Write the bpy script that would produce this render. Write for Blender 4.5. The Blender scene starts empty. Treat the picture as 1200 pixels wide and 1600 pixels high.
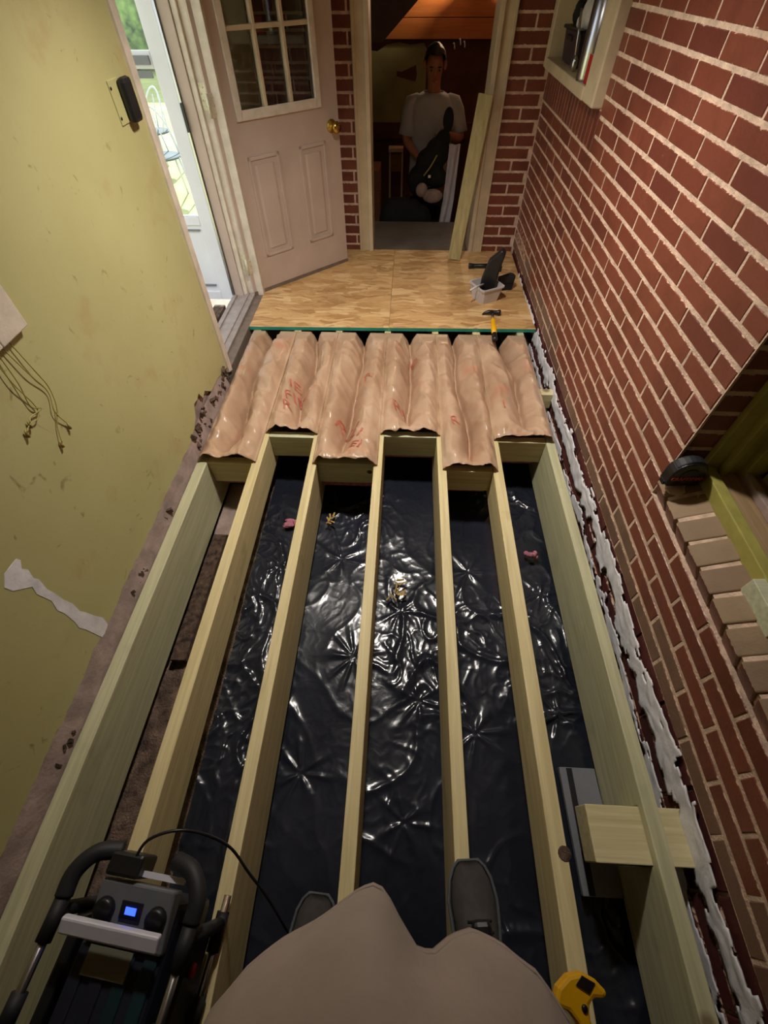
import bpy, bmesh, math, random
from mathutils import Vector, Matrix, Euler, noise
random.seed(7)
SC = bpy.context.scene
COL = SC.collection
PI = math.pi

# ------------------------------------------------------------------ camera, world, light, exposure
H = 1.4
cam_d = bpy.data.cameras.new('camera'); cam = bpy.data.objects.new('camera', cam_d); COL.objects.link(cam)
p, yw, rl = math.radians(51.94), math.radians(-2.96), math.radians(0.48)
fwd = Vector((math.sin(yw)*math.cos(p), math.cos(yw)*math.cos(p), -math.sin(p)))
rgt = Vector((math.cos(yw), -math.sin(yw), 0)); dwn = fwd.cross(rgt)
r2 = rgt*math.cos(rl) + dwn*math.sin(rl); d2 = -rgt*math.sin(rl) + dwn*math.cos(rl)
cam.matrix_world = Matrix(((r2.x, -d2.x, -fwd.x, 0), (r2.y, -d2.y, -fwd.y, 0), (r2.z, -d2.z, -fwd.z, H), (0, 0, 0, 1)))
cam_d.sensor_fit = 'VERTICAL'; cam_d.sensor_height = 32.0; cam_d.sensor_width = 24.0
cam_d.lens = 682.0/1600*32.0; cam_d.clip_start = 0.01
SC.camera = cam
W = bpy.data.worlds.new('world'); SC.world = W; W.use_nodes = True
bg = W.node_tree.nodes['Background']; bg.inputs[0].default_value = (0.86, 0.93, 1.0, 1); bg.inputs[1].default_value = 1.4
sd = bpy.data.lights.new('sun', 'SUN'); sd.energy = 8.0; sd.angle = 0.02; sd.color = (1, 0.95, 0.85)
sun = bpy.data.objects.new('sun', sd); COL.objects.link(sun); sun.rotation_euler = (math.radians(-48), math.radians(10), math.radians(20))
SC.view_settings.view_transform = 'Standard'; SC.view_settings.look = 'None'; SC.view_settings.gamma = 1.0
SC.view_settings.exposure = 0.2
SC.view_settings.use_curve_mapping = False

# ------------------------------------------------------------------ materials
def S(c): return tuple(((v/12.92) if v <= .04045 else ((v+.055)/1.055)**2.4) for v in c) + (1,)
def hx(r, g, b): return S((r/255, g/255, b/255))
def base_mat(name):
    m = bpy.data.materials.new(name); m.use_nodes = True
    return m, m.node_tree, m.node_tree.nodes['Principled BSDF']
def N(nt, t, **kw):
    n = nt.nodes.new(t)
    for k, v in kw.items(): setattr(n, k, v)
    return n
def coords(nt, scale=(1, 1, 1), kind='Object', rot=(0, 0, 0)):
    tc = N(nt, 'ShaderNodeTexCoord'); mp = N(nt, 'ShaderNodeMapping')
    mp.inputs['Scale'].default_value = scale; mp.inputs['Rotation'].default_value = rot
    nt.links.new(tc.outputs[kind], mp.inputs[0]); return mp.outputs[0]
def ramp(nt, fac, stops):
    r = N(nt, 'ShaderNodeValToRGB'); e = r.color_ramp.elements
    while len(e) < len(stops): e.new(0.5)
    for i, (p_, c) in enumerate(stops): e[i].position = p_; e[i].color = c
    nt.links.new(fac, r.inputs[0]); return r.outputs[0]
def noi(nt, vec, scale, detail=4, rough=.55, dist=0):
    n = N(nt, 'ShaderNodeTexNoise'); n.inputs['Scale'].default_value = scale; n.inputs['Detail'].default_value = detail
    n.inputs['Roughness'].default_value = rough; n.inputs['Distortion'].default_value = dist
    nt.links.new(vec, n.inputs['Vector']); return n.outputs['Fac']
def mix(nt, a, b, fac, mode='MIX'):
    m = N(nt, 'ShaderNodeMix', data_type='RGBA', blend_type=mode)
    for sock, v in ((6, a), (7, b), (0, fac)):
        if isinstance(v, (tuple, float, int)): m.inputs[sock].default_value = v
        else: nt.links.new(v, m.inputs[sock])
    return m.outputs[2]
def bump(nt, bsdf, h, strength=.3, dist=.01):
    b = N(nt, 'ShaderNodeBump'); b.inputs['Strength'].default_value = strength; b.inputs['Distance'].default_value = dist
    nt.links.new(h, b.inputs['Height']); nt.links.new(b.outputs[0], bsdf.inputs['Normal'])
def plain(name, c, rough=.5, metal=0, var=.12, scale=12, bmp=0, kind='Object', emit=None, spec=.5):
    m, nt, b = base_mat(name)
    v = coords(nt, kind=kind); f = noi(nt, v, scale)
    lo = tuple(x*(1-var*1.6) for x in c[:3])+(1,); hi = tuple(min(1, x*(1+var)) for x in c[:3])+(1,)
    nt.links.new(ramp(nt, f, [(.3, lo), (.7, hi)]), b.inputs['Base Color'])
    b.inputs['Roughness'].default_value = rough; b.inputs['Metallic'].default_value = metal
    b.inputs['Specular IOR Level'].default_value = spec
    if bmp: bump(nt, b, noi(nt, v, scale*6), bmp)
    if emit: b.inputs['Emission Color'].default_value = emit[0]; b.inputs['Emission Strength'].default_value = emit[1]
    return m
def wood(name, dark, light, axis=1, rough=.6, grain=1.0, knots=True):
    m, nt, b = base_mat(name)
    sc = [26, 26, 26]; sc[axis] = 1.2
    oi = N(nt, 'ShaderNodeObjectInfo'); tc = N(nt, 'ShaderNodeTexCoord')
    ad = N(nt, 'ShaderNodeVectorMath', operation='ADD'); mul = N(nt, 'ShaderNodeMath', operation='MULTIPLY'); mul.inputs[1].default_value = 7.0
    nt.links.new(oi.outputs['Random'], mul.inputs[0]); nt.links.new(tc.outputs['Object'], ad.inputs[0]); nt.links.new(mul.outputs[0], ad.inputs[1])
    mp = N(nt, 'ShaderNodeMapping'); mp.inputs['Scale'].default_value = sc; nt.links.new(ad.outputs[0], mp.inputs[0])
    f = noi(nt, mp.outputs[0], 2.2*grain, 5, .6, .6)
    c = ramp(nt, f, [(.25, dark), (.5, tuple((a+b_)/2 for a, b_ in zip(dark, light))), (.75, light)])
    big = noi(nt, ad.outputs[0], 5, 3)
    c = mix(nt, c, tuple(x*.62 for x in dark[:3])+(1,), ramp(nt, big, [(.62, (0, 0, 0, 1)), (.8, (.55, .55, .55, 1))]))
    if knots:
        vo = N(nt, 'ShaderNodeTexVoronoi'); vo.inputs['Scale'].default_value = 3.1; nt.links.new(ad.outputs[0], vo.inputs['Vector'])
        c = mix(nt, c, (.16, .10, .045, 1), ramp(nt, vo.outputs['Distance'], [(.035, (.8, .8, .8, 1)), (.075, (0, 0, 0, 1))]))
    nt.links.new(c, b.inputs['Base Color']); b.inputs['Roughness'].default_value = rough
    bump(nt, b, f, .15, .004)
    return m

def brick_mat(name, a, b_, c_, rough=.42, smear=.9):
    m, nt, b = base_mat(name)
    oi = N(nt, 'ShaderNodeObjectInfo'); g = N(nt, 'ShaderNodeNewGeometry')
    f = noi(nt, g.outputs['Position'], 7, 5, .6); f2 = noi(nt, g.outputs['Position'], 45, 4, .7)
    c = ramp(nt, oi.outputs['Random'], [(0, a), (.5, b_), (1, c_)])
    c = mix(nt, c, tuple(x*.55 for x in a[:3])+(1,), ramp(nt, f, [(.45, (0, 0, 0, 1)), (.75, (.7, .7, .7, 1))]))
    c = mix(nt, c, (.45, .27, .2, 1), ramp(nt, f2, [(.68, (0, 0, 0, 1)), (.78, (.35, .35, .35, 1))]))
    tc = N(nt, 'ShaderNodeTexCoord'); sx = N(nt, 'ShaderNodeSeparateXYZ'); nt.links.new(tc.outputs['Generated'], sx.inputs[0])
    ab = N(nt, 'ShaderNodeMath', operation='SUBTRACT'); ab.inputs[1].default_value = .5; nt.links.new(sx.outputs[2], ab.inputs[0])
    a2 = N(nt, 'ShaderNodeMath', operation='ABSOLUTE'); nt.links.new(ab.outputs[0], a2.inputs[0])
    f3 = noi(nt, g.outputs['Position'], 60, 3, .6); ad = N(nt, 'ShaderNodeMath', operation='MULTIPLY_ADD'); ad.inputs[1].default_value = .30
    nt.links.new(f3, ad.inputs[0]); nt.links.new(a2.outputs[0], ad.inputs[2])
    c = mix(nt, c, hx(214, 180, 154), ramp(nt, ad.outputs[0], [(.62, (0, 0, 0, 1)), (.65, (smear, smear, smear, 1))]))
    nt.links.new(c, b.inputs['Base Color']); b.inputs['Roughness'].default_value = rough
    bump(nt, b, f2, .5, .004); return m

def osb_mat():
    m, nt, b = base_mat('osb_strands')
    v = coords(nt, (1, 1, 1)); wn = N(nt, 'ShaderNodeTexNoise'); wn.inputs['Scale'].default_value = 5; nt.links.new(v, wn.inputs['Vector'])
    ad = N(nt, 'ShaderNodeVectorMath', operation='MULTIPLY_ADD'); ad.inputs[1].default_value = (.18, .12, 0)
    nt.links.new(wn.outputs['Color'], ad.inputs[0]); nt.links.new(v, ad.inputs[2])
    cols = []; al = []
    for sc, rot in (((7, 30, 20), .12), ((8, 26, 20), -.5), ((10, 38, 20), .6), ((30, 130, 20), .1)):
        mp = N(nt, 'ShaderNodeMapping'); mp.inputs['Scale'].default_value = sc; mp.inputs['Rotation'].default_value = (0, 0, rot)
        nt.links.new(ad.outputs[0], mp.inputs[0])
        vo = N(nt, 'ShaderNodeTexVoronoi'); vo.inputs['Scale'].default_value = 1; nt.links.new(mp.outputs[0], vo.inputs['Vector'])
        sp = N(nt, 'ShaderNodeSeparateColor'); nt.links.new(vo.outputs['Color'], sp.inputs[0]); cols.append(sp.outputs[0]); al.append(sp.outputs[1])
    r = [ramp(nt, c, [(0, hx(164, 120, 72)), (.3, hx(194, 150, 96)), (.7, hx(210, 168, 112)), (1, hx(232, 198, 146))]) for c in cols]
    c = mix(nt, r[0], r[1], ramp(nt, al[1], [(.5, (0, 0, 0, 1)), (.52, (1, 1, 1, 1))]))
    c = mix(nt, c, r[2], ramp(nt, al[2], [(.6, (0, 0, 0, 1)), (.62, (1, 1, 1, 1))]))
    c = mix(nt, c, r[3], .25)
    st = noi(nt, v, 2.5, 3); c = mix(nt, c, hx(128, 90, 52), ramp(nt, st, [(.55, (0, 0, 0, 1)), (.8, (.5, .5, .5, 1))]))
    nt.links.new(c, b.inputs['Base Color']); b.inputs['Roughness'].default_value = .5
    bump(nt, b, cols[0], .12, .004); return m

def plaster_green():
    m, nt, b = base_mat('olive_green_wall_paint')
    g = N(nt, 'ShaderNodeNewGeometry'); P = g.outputs['Position']
    f = noi(nt, P, 1.6, 4, .5); f2 = noi(nt, P, 6, 5, .6); f3 = noi(nt, P, 60, 2)
    c = ramp(nt, f, [(.3, hx(176, 170, 116)), (.7, hx(190, 185, 132))])
    c = mix(nt, c, hx(174, 146, 98), ramp(nt, f2, [(.58, (0, 0, 0, 1)), (.72, (.55, .55, .55, 1))]))
    sm = noi(nt, P, 14, 3, .6, 1.5)
    c = mix(nt, c, hx(104, 88, 46), ramp(nt, sm, [(.66, (0, 0, 0, 1)), (.76, (.6, .6, .6, 1))]))
    nt.links.new(c, b.inputs['Base Color']); b.inputs['Roughness'].default_value = .5
    bump(nt, b, f3, .12, .003); return m

def glass_mat(name, tint=(.9, .95, .95, 1), gloss=.12):
    m = bpy.data.materials.new(name); m.use_nodes = True; nt = m.node_tree; nt.nodes.clear()
    out = N(nt, 'ShaderNodeOutputMaterial'); t = N(nt, 'ShaderNodeBsdfTransparent'); t.inputs[0].default_value = tint
    g = N(nt, 'ShaderNodeBsdfGlossy'); g.inputs['Roughness'].default_value = .03
    fr = N(nt, 'ShaderNodeFresnel'); fr.inputs[0].default_value = 1.5
    mx = N(nt, 'ShaderNodeMixShader'); nt.links.new(fr.outputs[0], mx.inputs[0]); nt.links.new(t.outputs[0], mx.inputs[1]); nt.links.new(g.outputs[0], mx.inputs[2])
    nt.links.new(mx.outputs[0], out.inputs[0]); return m

def plastic_mat():
    m, nt, b = base_mat('black_polythene')
    g = N(nt, 'ShaderNodeNewGeometry'); P = g.outputs['Position']
    f = noi(nt, P, 3, 3)
    nt.links.new(ramp(nt, f, [(.3, (.010, .012, .019, 1)), (.75, (.019, .022, .034, 1))]), b.inputs['Base Color'])  # blue tint in the base colour stands in for reflected daylight
    b.inputs['Roughness'].default_value = .22; b.inputs['IOR'].default_value = 1.5
    dn = noi(nt, P, 16, 3, .5, 1.0); bump(nt, b, dn, .12, .012); return m

def kraft_mat():
    m, nt, b = base_mat('brown_kraft_paper')
    g = N(nt, 'ShaderNodeNewGeometry'); P = g.outputs['Position']
    f = noi(nt, P, 4, 4, .6); f2 = noi(nt, P, 30, 3)
    c = ramp(nt, f, [(.3, hx(172, 138, 110)), (.55, hx(192, 160, 132)), (.8, hx(208, 180, 154))])
    c = mix(nt, c, hx(196, 118, 92), ramp(nt, noi(nt, P, 7, 2), [(.6, (0, 0, 0, 1)), (.75, (.45, .45, .45, 1))]))
    nt.links.new(c, b.inputs['Base Color']); b.inputs['Roughness'].default_value = .30
    b.inputs['Sheen Weight'].default_value = 0
    bump(nt, b, f2, .12, .006); return m

M = {}
M['osb'] = osb_mat(); M['green'] = plaster_green(); M['poly'] = plastic_mat(); M['kraft'] = kraft_mat()
M['pine_y'] = wood('treated_pine_lengthwise', hx(192, 174, 122), hx(230, 214, 166), 1)
M['pine_x'] = wood('treated_pine_crosswise', hx(186, 174, 126), hx(224, 212, 168), 0)
M['pine_z'] = wood('treated_pine_upright', hx(150, 136, 88), hx(190, 174, 122), 2, knots=False)
M['pine_green'] = wood('green_treated_pine', hx(170, 168, 132), hx(208, 204, 166), 1)
M['pine_block'] = wood('pale_green_block', hx(176, 178, 146), hx(218, 218, 186), 0)
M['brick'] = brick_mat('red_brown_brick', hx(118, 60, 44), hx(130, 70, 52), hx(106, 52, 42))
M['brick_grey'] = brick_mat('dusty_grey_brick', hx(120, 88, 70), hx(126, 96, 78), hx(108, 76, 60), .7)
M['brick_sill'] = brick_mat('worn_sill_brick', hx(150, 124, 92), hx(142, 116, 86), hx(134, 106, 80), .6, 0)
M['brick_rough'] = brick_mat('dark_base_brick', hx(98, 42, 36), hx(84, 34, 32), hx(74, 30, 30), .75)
M['mortar'] = plain('pinkish_mortar', hx(222, 192, 168), .85, var=.18, scale=30, bmp=.5, kind='Object')
M['mortar_white'] = plain('white_old_paint', hx(236, 234, 240), .35, var=.12, scale=18, bmp=.15)
M['mauve'] = plain('mauve_grey_board', hx(158, 138, 130), .75, var=.2, scale=14, bmp=.3)
M['soil'] = plain('brown_soil', hx(118, 96, 82), .95, var=.45, scale=22, bmp=1.0)
M['rot'] = plain('rotten_dark_wood', hx(104, 82, 68), .95, var=.5, scale=40, bmp=1.0)
M['cream'] = plain('cream_trim_paint', hx(206, 188, 156), .45, var=.10, scale=9, bmp=.05)
M['cream_dirty'] = plain('scuffed_cream_paint', hx(214, 202, 184), .5, var=.10, scale=18, bmp=.1)
M['door'] = plain('pinkish_beige_door_paint', hx(192, 172, 158), .5, var=.06, scale=5)
M['storm'] = plain('white_aluminium', hx(226, 228, 234), .4, var=.05, scale=4)
M['glass'] = glass_mat('clear_glass')
M['brass'] = plain('brass', hx(196, 160, 80), .22, 1.0, var=.05)
M['hinge'] = plain('painted_hinge', hx(214, 206, 180), .4, .2, var=.12, scale=60)
M['black'] = plain('black_plastic', hx(26, 26, 28), .4, var=.2)
M['rubber'] = plain('black_rubber', hx(34, 34, 38), .6, var=.2)
M['steel'] = plain('bright_steel', hx(190, 190, 196), .25, 1.0, var=.05)
M['dksteel'] = plain('dark_steel', hx(60, 60, 64), .4, .8, var=.1)
M['silverbar'] = plain('silver_bar', hx(226, 226, 240), .38, .25, var=.04)
M['yellow'] = plain('yellow_plastic', hx(240, 180, 10), .4, var=.06)
M['red'] = plain('red_plastic', hx(180, 34, 34), .45, var=.1)
M['redprint'] = plain('faded_red_print', hx(200, 112, 92), .5, var=.2, scale=40)
M['redtext'] = plain('red_lettering', hx(225, 70, 62), .5, var=.05)
M['teal'] = plain('teal_edge_paint', hx(48, 140, 120), .55, var=.1)
M['pink'] = plain('pink_fibreglass', hx(236, 150, 170), .95, var=.2, scale=60, bmp=1)
M['tub'] = plain('clear_grey_plastic', hx(196, 190, 190), .3, var=.08)
M['purple'] = plain('dark_purple_plastic', hx(52, 40, 58), .35, var=.15)
M['whitebag'] = plain('white_plastic_bag', hx(214, 208, 206), .35, var=.12, scale=30)
M['threshold'] = plain('grey_threshold_metal', hx(168, 156, 150), .45, .2, var=.12, scale=20)
M['threshold_dk'] = plain('brown_threshold_edge', hx(120, 104, 92), .6, var=.15, scale=20)
M['sage'] = plain('olive_window_paint', hx(168, 160, 84), .45, var=.12, scale=14)
M['rawwood'] = wood('bare_old_sill_wood', hx(140, 112, 78), hx(182, 154, 116), 1, knots=False)
M['shirt'] = plain('taupe_cotton', hx(166, 154, 146), .9, var=.08, scale=9, bmp=.15)
M['trouser'] = plain('grey_work_trousers', hx(84, 88, 92), .9, var=.12, scale=40)
M['shoe'] = plain('dark_grey_suede', hx(66, 62, 60), .85, var=.12, scale=50)
M['sole'] = plain('shoe_sole', hx(52, 50, 50), .8, var=.1)
M['skin'] = plain('skin', hx(176, 122, 98), .55, var=.06)
M['hair'] = plain('dark_hair', hx(40, 28, 24), .6, var=.2, scale=60)
M['greyshirt'] = plain('light_grey_cotton', hx(176, 182, 196), .9, var=.05, bmp=.1)
M['blackcloth'] = plain('black_cloth', hx(22, 23, 26), .85, var=.25, scale=12, bmp=.2)
M['whitecloth'] = plain('off_white_cloth', hx(196, 190, 196), .85, var=.1, scale=12)
M['plank'] = wood('orange_pine_plank', hx(176, 104, 52), hx(206, 132, 72), 0, .5, knots=False)
M['brownpanel'] = plain('dark_brown_panel', hx(96, 56, 40), .6, var=.2, scale=5)
M['sagewall'] = plain('pale_sage_plaster', hx(150, 150, 106), .8, var=.15, scale=4)
M['greyfloor'] = plain('dark_grey_floor', hx(112, 104, 94), .6, var=.15, scale=6)
M['soffit'] = plain('dark_soffit_board', hx(86, 76, 76), .8, var=.1)
M['ceil'] = plain('white_ceiling', hx(214, 208, 196), .8, var=.04)
M['cardboard'] = plain('brown_cardboard', hx(146, 104, 72), .85, var=.1)
M['lawn'] = plain('sunlit_lawn', hx(196, 198, 140), .9, var=.2, scale=1.5)
M['leaf'] = plain('bright_hedge', hx(150, 176, 90), .9, var=.5, scale=5, bmp=1)
M['whitemetal'] = plain('white_painted_metal', hx(220, 220, 235), .4, var=.06)
M['bluegrey'] = plain('blue_grey_fabric', hx(60, 78, 104), .7, var=.15)
M['tealpad'] = plain('dark_teal_plastic', hx(18, 44, 52), .5, var=.15)
M['navy'] = plain('dark_navy_plastic', hx(28, 30, 44), .5, var=.15)
M['lcdgrey'] = plain('grey_console', hx(120, 122, 128), .4, var=.06)
M['blue_led'] = plain('blue_led', (.02, .05, .9, 1), .3, emit=((.03, .08, 1, 1), 2.5), var=.01)
M['olivepanel'] = plain('olive_grey_panel', hx(112, 110, 92), .6, var=.08)
M['bulb'] = plain('lamp_glass', (1, .95, .85, 1), .4, emit=((1, .88, .72, 1), 6), var=.01)
M['straw'] = plain('dry_straw', hx(176, 146, 84), .9, var=.2, scale=30)

# ------------------------------------------------------------------ mesh helpers
class MB:
    def __init__(s): s.v = []; s.f = []; s.sm = []
    def add(s, v, f, smooth=False):
        o = len(s.v); s.v += [Vector(q) for q in v]
        s.f += [tuple(i+o for i in q) for q in f]; s.sm += [smooth]*len(f); return s
    def box(s, x0, x1, y0, y1, z0, z1, rot=None, at=None):
        v = [(x, y, z) for z in (z0, z1) for y in (y0, y1) for x in (x0, x1)]
        if rot is not None:
            R = Euler(rot).to_matrix(); c = Vector(at or (0, 0, 0)); v = [R @ Vector(q) + c for q in v]
        return s.add(v, [(0, 2, 3, 1), (4, 5, 7, 6), (0, 1, 5, 4), (2, 6, 7, 3), (0, 4, 6, 2), (1, 3, 7, 5)])
    def prism(s, poly, axis, a, b):
        def mk(q, t):
            u, w = q
            return {'x': (t, u, w), 'y': (u, t, w), 'z': (u, w, t)}[axis]
        n = len(poly); v = [mk(q, a) for q in poly] + [mk(q, b) for q in poly]
        f = [tuple(range(n)), tuple(range(2*n-1, n-1, -1))] + [(i, n+i, n+(i+1) % n, (i+1) % n) for i in range(n)]
        return s.add(v, f)
    def tube(s, pts, r, n=10, caps=True, closed=False):
        pts = [Vector(q) for q in pts]; rs = r if isinstance(r, (list, tuple)) else [r]*len(pts)
        v = []; L = len(pts); up = None
        for i, q in enumerate(pts):
            t = (pts[min(i+1, L-1)] - pts[max(i-1, 0)])
            if closed: t = pts[(i+1) % L]-pts[i-1]
            t.normalize()
            if up is None: up = Vector((0, 0, 1)) if abs(t.z) < .9 else Vector((1, 0, 0))
            a = t.cross(up)
            if a.length < 1e-4: a = t.orthogonal()
            a.normalize(); b = a.cross(t).normalized(); up = b
            v += [q + (a*math.cos(k*2*PI/n) + b*math.sin(k*2*PI/n))*rs[i] for k in range(n)]
        f = []
        for i in range(L if closed else L-1):
            j = (i+1) % L
            f += [(i*n+k, i*n+(k+1) % n, j*n+(k+1) % n, j*n+k) for k in range(n)]
        if caps and not closed: f += [tuple(range(n-1, -1, -1)), tuple(range((L-1)*n, L*n))]
        return s.add(v, f, True)
    def lathe(s, prof, n=20, at=(0, 0, 0), R=None):
        v = []; c = Vector(at)
        for r, z in prof:
            for k in range(n):
                q = Vector((r*math.cos(2*PI*k/n), r*math.sin(2*PI*k/n), z)); v.append((R @ q if R else q)+c)
        L = len(prof); f = [(i*n+k, i*n+(k+1) % n, (i+1)*n+(k+1) % n, (i+1)*n+k) for i in range(L-1) for k in range(n)]
        f += [tuple(range(n-1, -1, -1)), tuple(range((L-1)*n, L*n))]
        return s.add(v, f, True)
    def ball(s, c, r, n=14, m=9, sq=1.0):
        c = Vector(c); r = Vector(r) if not isinstance(r, (int, float)) else Vector((r, r, r)); v = []; 
        def pw(t): return math.copysign(abs(t)**sq, t)
        for i in range(1, m):
            th = PI*i/m
            for k in range(n):
                ph = 2*PI*k/n
                v.append(c + Vector((pw(math.sin(th))*pw(math.cos(ph))*r.x, pw(math.sin(th))*pw(math.sin(ph))*r.y, pw(math.cos(th))*r.z)))
        v += [c+Vector((0, 0, r.z)), c-Vector((0, 0, r.z))]; T = len(v)-2
        f = [(i*n+k, (i+1)*n+k, (i+1)*n+(k+1) % n, i*n+(k+1) % n) for i in range(m-2) for k in range(n)]
        f += [(T, k, (k+1) % n) for k in range(n)] + [((m-2)*n+(k+1) % n, (m-2)*n+k, T+1) for k in range(n)]
        return s.add(v, f, True)
    def grid(s, fn, nu, nv, smooth=True):
        v = [fn(i/nu, j/nv) for j in range(nv+1) for i in range(nu+1)]
        f = [(j*(nu+1)+i, j*(nu+1)+i+1, (j+1)*(nu+1)+i+1, (j+1)*(nu+1)+i) for j in range(nv) for i in range(nu)]
        return s.add(v, f, smooth)
    def mesh(s, name, off=(0, 0, 0)):
        o = Vector(off); me = bpy.data.meshes.new(name)
        me.from_pydata([tuple(q-o) for q in s.v], [], s.f); me.polygons.foreach_set('use_smooth', s.sm); me.update(); return me
    def base(s):
        xs = [q.x for q in s.v]; ys = [q.y for q in s.v]; zs = [q.z for q in s.v]
        return Vector(((min(xs)+max(xs))/2, (min(ys)+max(ys))/2, min(zs)))
def wloc(o):
    l = Vector((0, 0, 0))
    while o: l += o.location; o = o.parent
    return l
def tag(o, label=None, cat=None, group=None, kind=None):
    if label: o['label'] = label
    if cat: o['category'] = cat
    if group: o['group'] = group
    if kind: o['kind'] = kind
    return o
def put(name, mb, mat, parent=None, local=False, bevel=0, subd=0):
    """one mesh object; geometry given in world space unless local"""
    if parent is None: off = mb.base(); loc = off
    elif local: off = Vector((0, 0, 0)); loc = off
    else: off = wloc(parent); loc = Vector((0, 0, 0))
    o = bpy.data.objects.new(name, mb.mesh(name, off)); COL.objects.link(o); o.location = loc
    o.data.materials.append(M[mat] if isinstance(mat, str) else mat)
    if parent: o.parent = parent
    if bevel:
        bm = o.modifiers.new('bevel', 'BEVEL'); bm.width = bevel; bm.segments = 2; bm.limit_method = 'ANGLE'
    if subd:
        sm = o.modifiers.new('sub', 'SUBSURF'); sm.levels = subd; sm.render_levels = subd
    return o
def thing(name, label, cat, loc=(0, 0, 0), rot=(0, 0, 0), group=None, kind=None):
    o = bpy.data.objects.new(name, None); COL.objects.link(o); o.location = loc; o.rotation_euler = rot; o.empty_display_size = .05
    return tag(o, label, cat, group, kind)
def struct(name, mb, mat, label=None, parent=None, bevel=0):
    o = put(name, mb, mat, parent, bevel=bevel)
    if not parent: tag(o, label, None, None, 'structure')
    return o
def fn(x, y, z=0): return noise.noise(Vector((x, y, z)))
def sstep(a, b, t):
    t = max(0, min(1, (t-a)/(b-a))); return t*t*(3-2*t)

# ------------------------------------------------------------------ the setting
WX = .79          # brick wall face
LX = -.93         # green wall face
YB = 3.60         # back brick wall face
ZT = 2.35         # ceiling
soil = MB().grid(lambda u, v: (-1.0+u*1.95, -1.7+v*5.3, -.325 + .022*fn(u*14, v*40) + .012*fn(u*50, v*140)), 70, 150)
struct('floor', soil, 'soil', 'bare brown earth under the floor joists')
# left wall with ragged lower edge
edge = [(-1.7, .01), (-.04, .012), (.08, .03), (.25, .055), (.41, .058), (.53, .06), (.69, .05), (.98, .06), (1.25, .04), (1.36, .035), (1.42, .048), (1.44, .08), (1.47, .085), (1.52, .115), (1.55, .16), (1.59, .152), (1.62, .165), (1.645, .12), (1.68, .135), (1.74, .09), (1.84, .085), (1.95, .07), (2.0, .055)]
el = []
for i in range(len(edge)-1):
    (y0, z0), (y1, z1) = edge[i], edge[i+1]
    n = max(1, int((y1-y0)/.03))
    for k in range(n):
        y = y0+(y1-y0)*k/n; el.append((y, z0+(z1-z0)*k/n+.006*fn(y*31, 3)+.004*fn(y*90, 5)))
el.append(edge[-1])
wl = MB().prism(el+[(2.0, ZT), (-1.7, ZT)], 'x', LX-.012, LX)
wl.box(-1.13, LX-.05, -1.7, 2.0, -.36, ZT)
wl.box(-1.13, LX, 2.90, YB+.2, -.02, ZT); wl.box(-1.13, LX, 1.98, 2.88, 2.02, ZT)
wall_left = struct('wall_left', wl, 'green', 'olive green plaster wall with scuffs and a ragged lower edge')
# white peeled strip
peel = [(.51, .495), (.527, .493), (.531, .481), (.516, .464), (.524, .446), (.516, .418), (.522, .401), (.515, .36), (.519, .324), (.52, .29), (.527, .249), (.523, .21), (.531, .184), (.54, .14), (.551, .102), (.545, .06), (.503, .056), (.491, .15), (.484, .18), (.49, .207), (.492, .261), (.487, .29), (.498, .326), (.489, .382), (.497, .407), (.462, .45), (.457, .476), (.482, .497)]
tag(put('peeled_patch', MB().prism(peel, 'x', LX-.001, LX+.0012), 'mortar_white', wall_left), 'white strip of bare plaster where the paint peeled')
bs = MB()
bs.grid(lambda u, v: (LX-.004+.024*v+.004*fn(u*50, v*3), -1.7+u*3.62, .085*(1-v)-.012*v+.010*fn(u*70, v*5)*v+.008*fn(u*160, v*7)), 300, 6)
bs.box(LX-.05, LX-.014, -1.7, 1.95, -.30, .17)
struct('baseboard_left', bs, 'mauve', 'bare mauve grey wall base exposed under the green wall')
rt = MB()
for i in range(60):
    y = random.uniform(1.40, 1.98) if i < 34 else random.choice([.72, 1.02, .76, 1.0, .16, .2, .3])+random.uniform(-.05, .05)
    s_ = random.uniform(.004, .010); z = random.uniform(.005, .03) if i > 33 else random.uniform(.0, .10)
    rt.box(-s_, s_*.8, -s_*1.8, s_*1.6, -s_*.6, s_*.6, (random.random()*3, random.random()*3, random.random()*3), (LX-.004+random.uniform(0, .018), y, z))
tag(put('crumbled_wood', rt, 'rot', wall_left), 'crumbled rotten wood along the wall base', kind='stuff')
# wall end trim at door opening
struct('trim_1', MB().prism([(1.985, .03), (2.03, .015), (2.03, ZT-.3), (2.0, ZT-.3), (1.985, 1.9)], 'x', LX-.2, LX+.008), 'cream_dirty', 'narrow worn cream trim at the end of the green wall')
struct('trim_2', MB().box(-1.19, -1.13, 2.03, 2.075, -.05, 2.02).box(-1.19, -1.10, 2.075, 2.09, -.05, 2.02), 'door', 'pinkish outer frame post beside the storm door')
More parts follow.
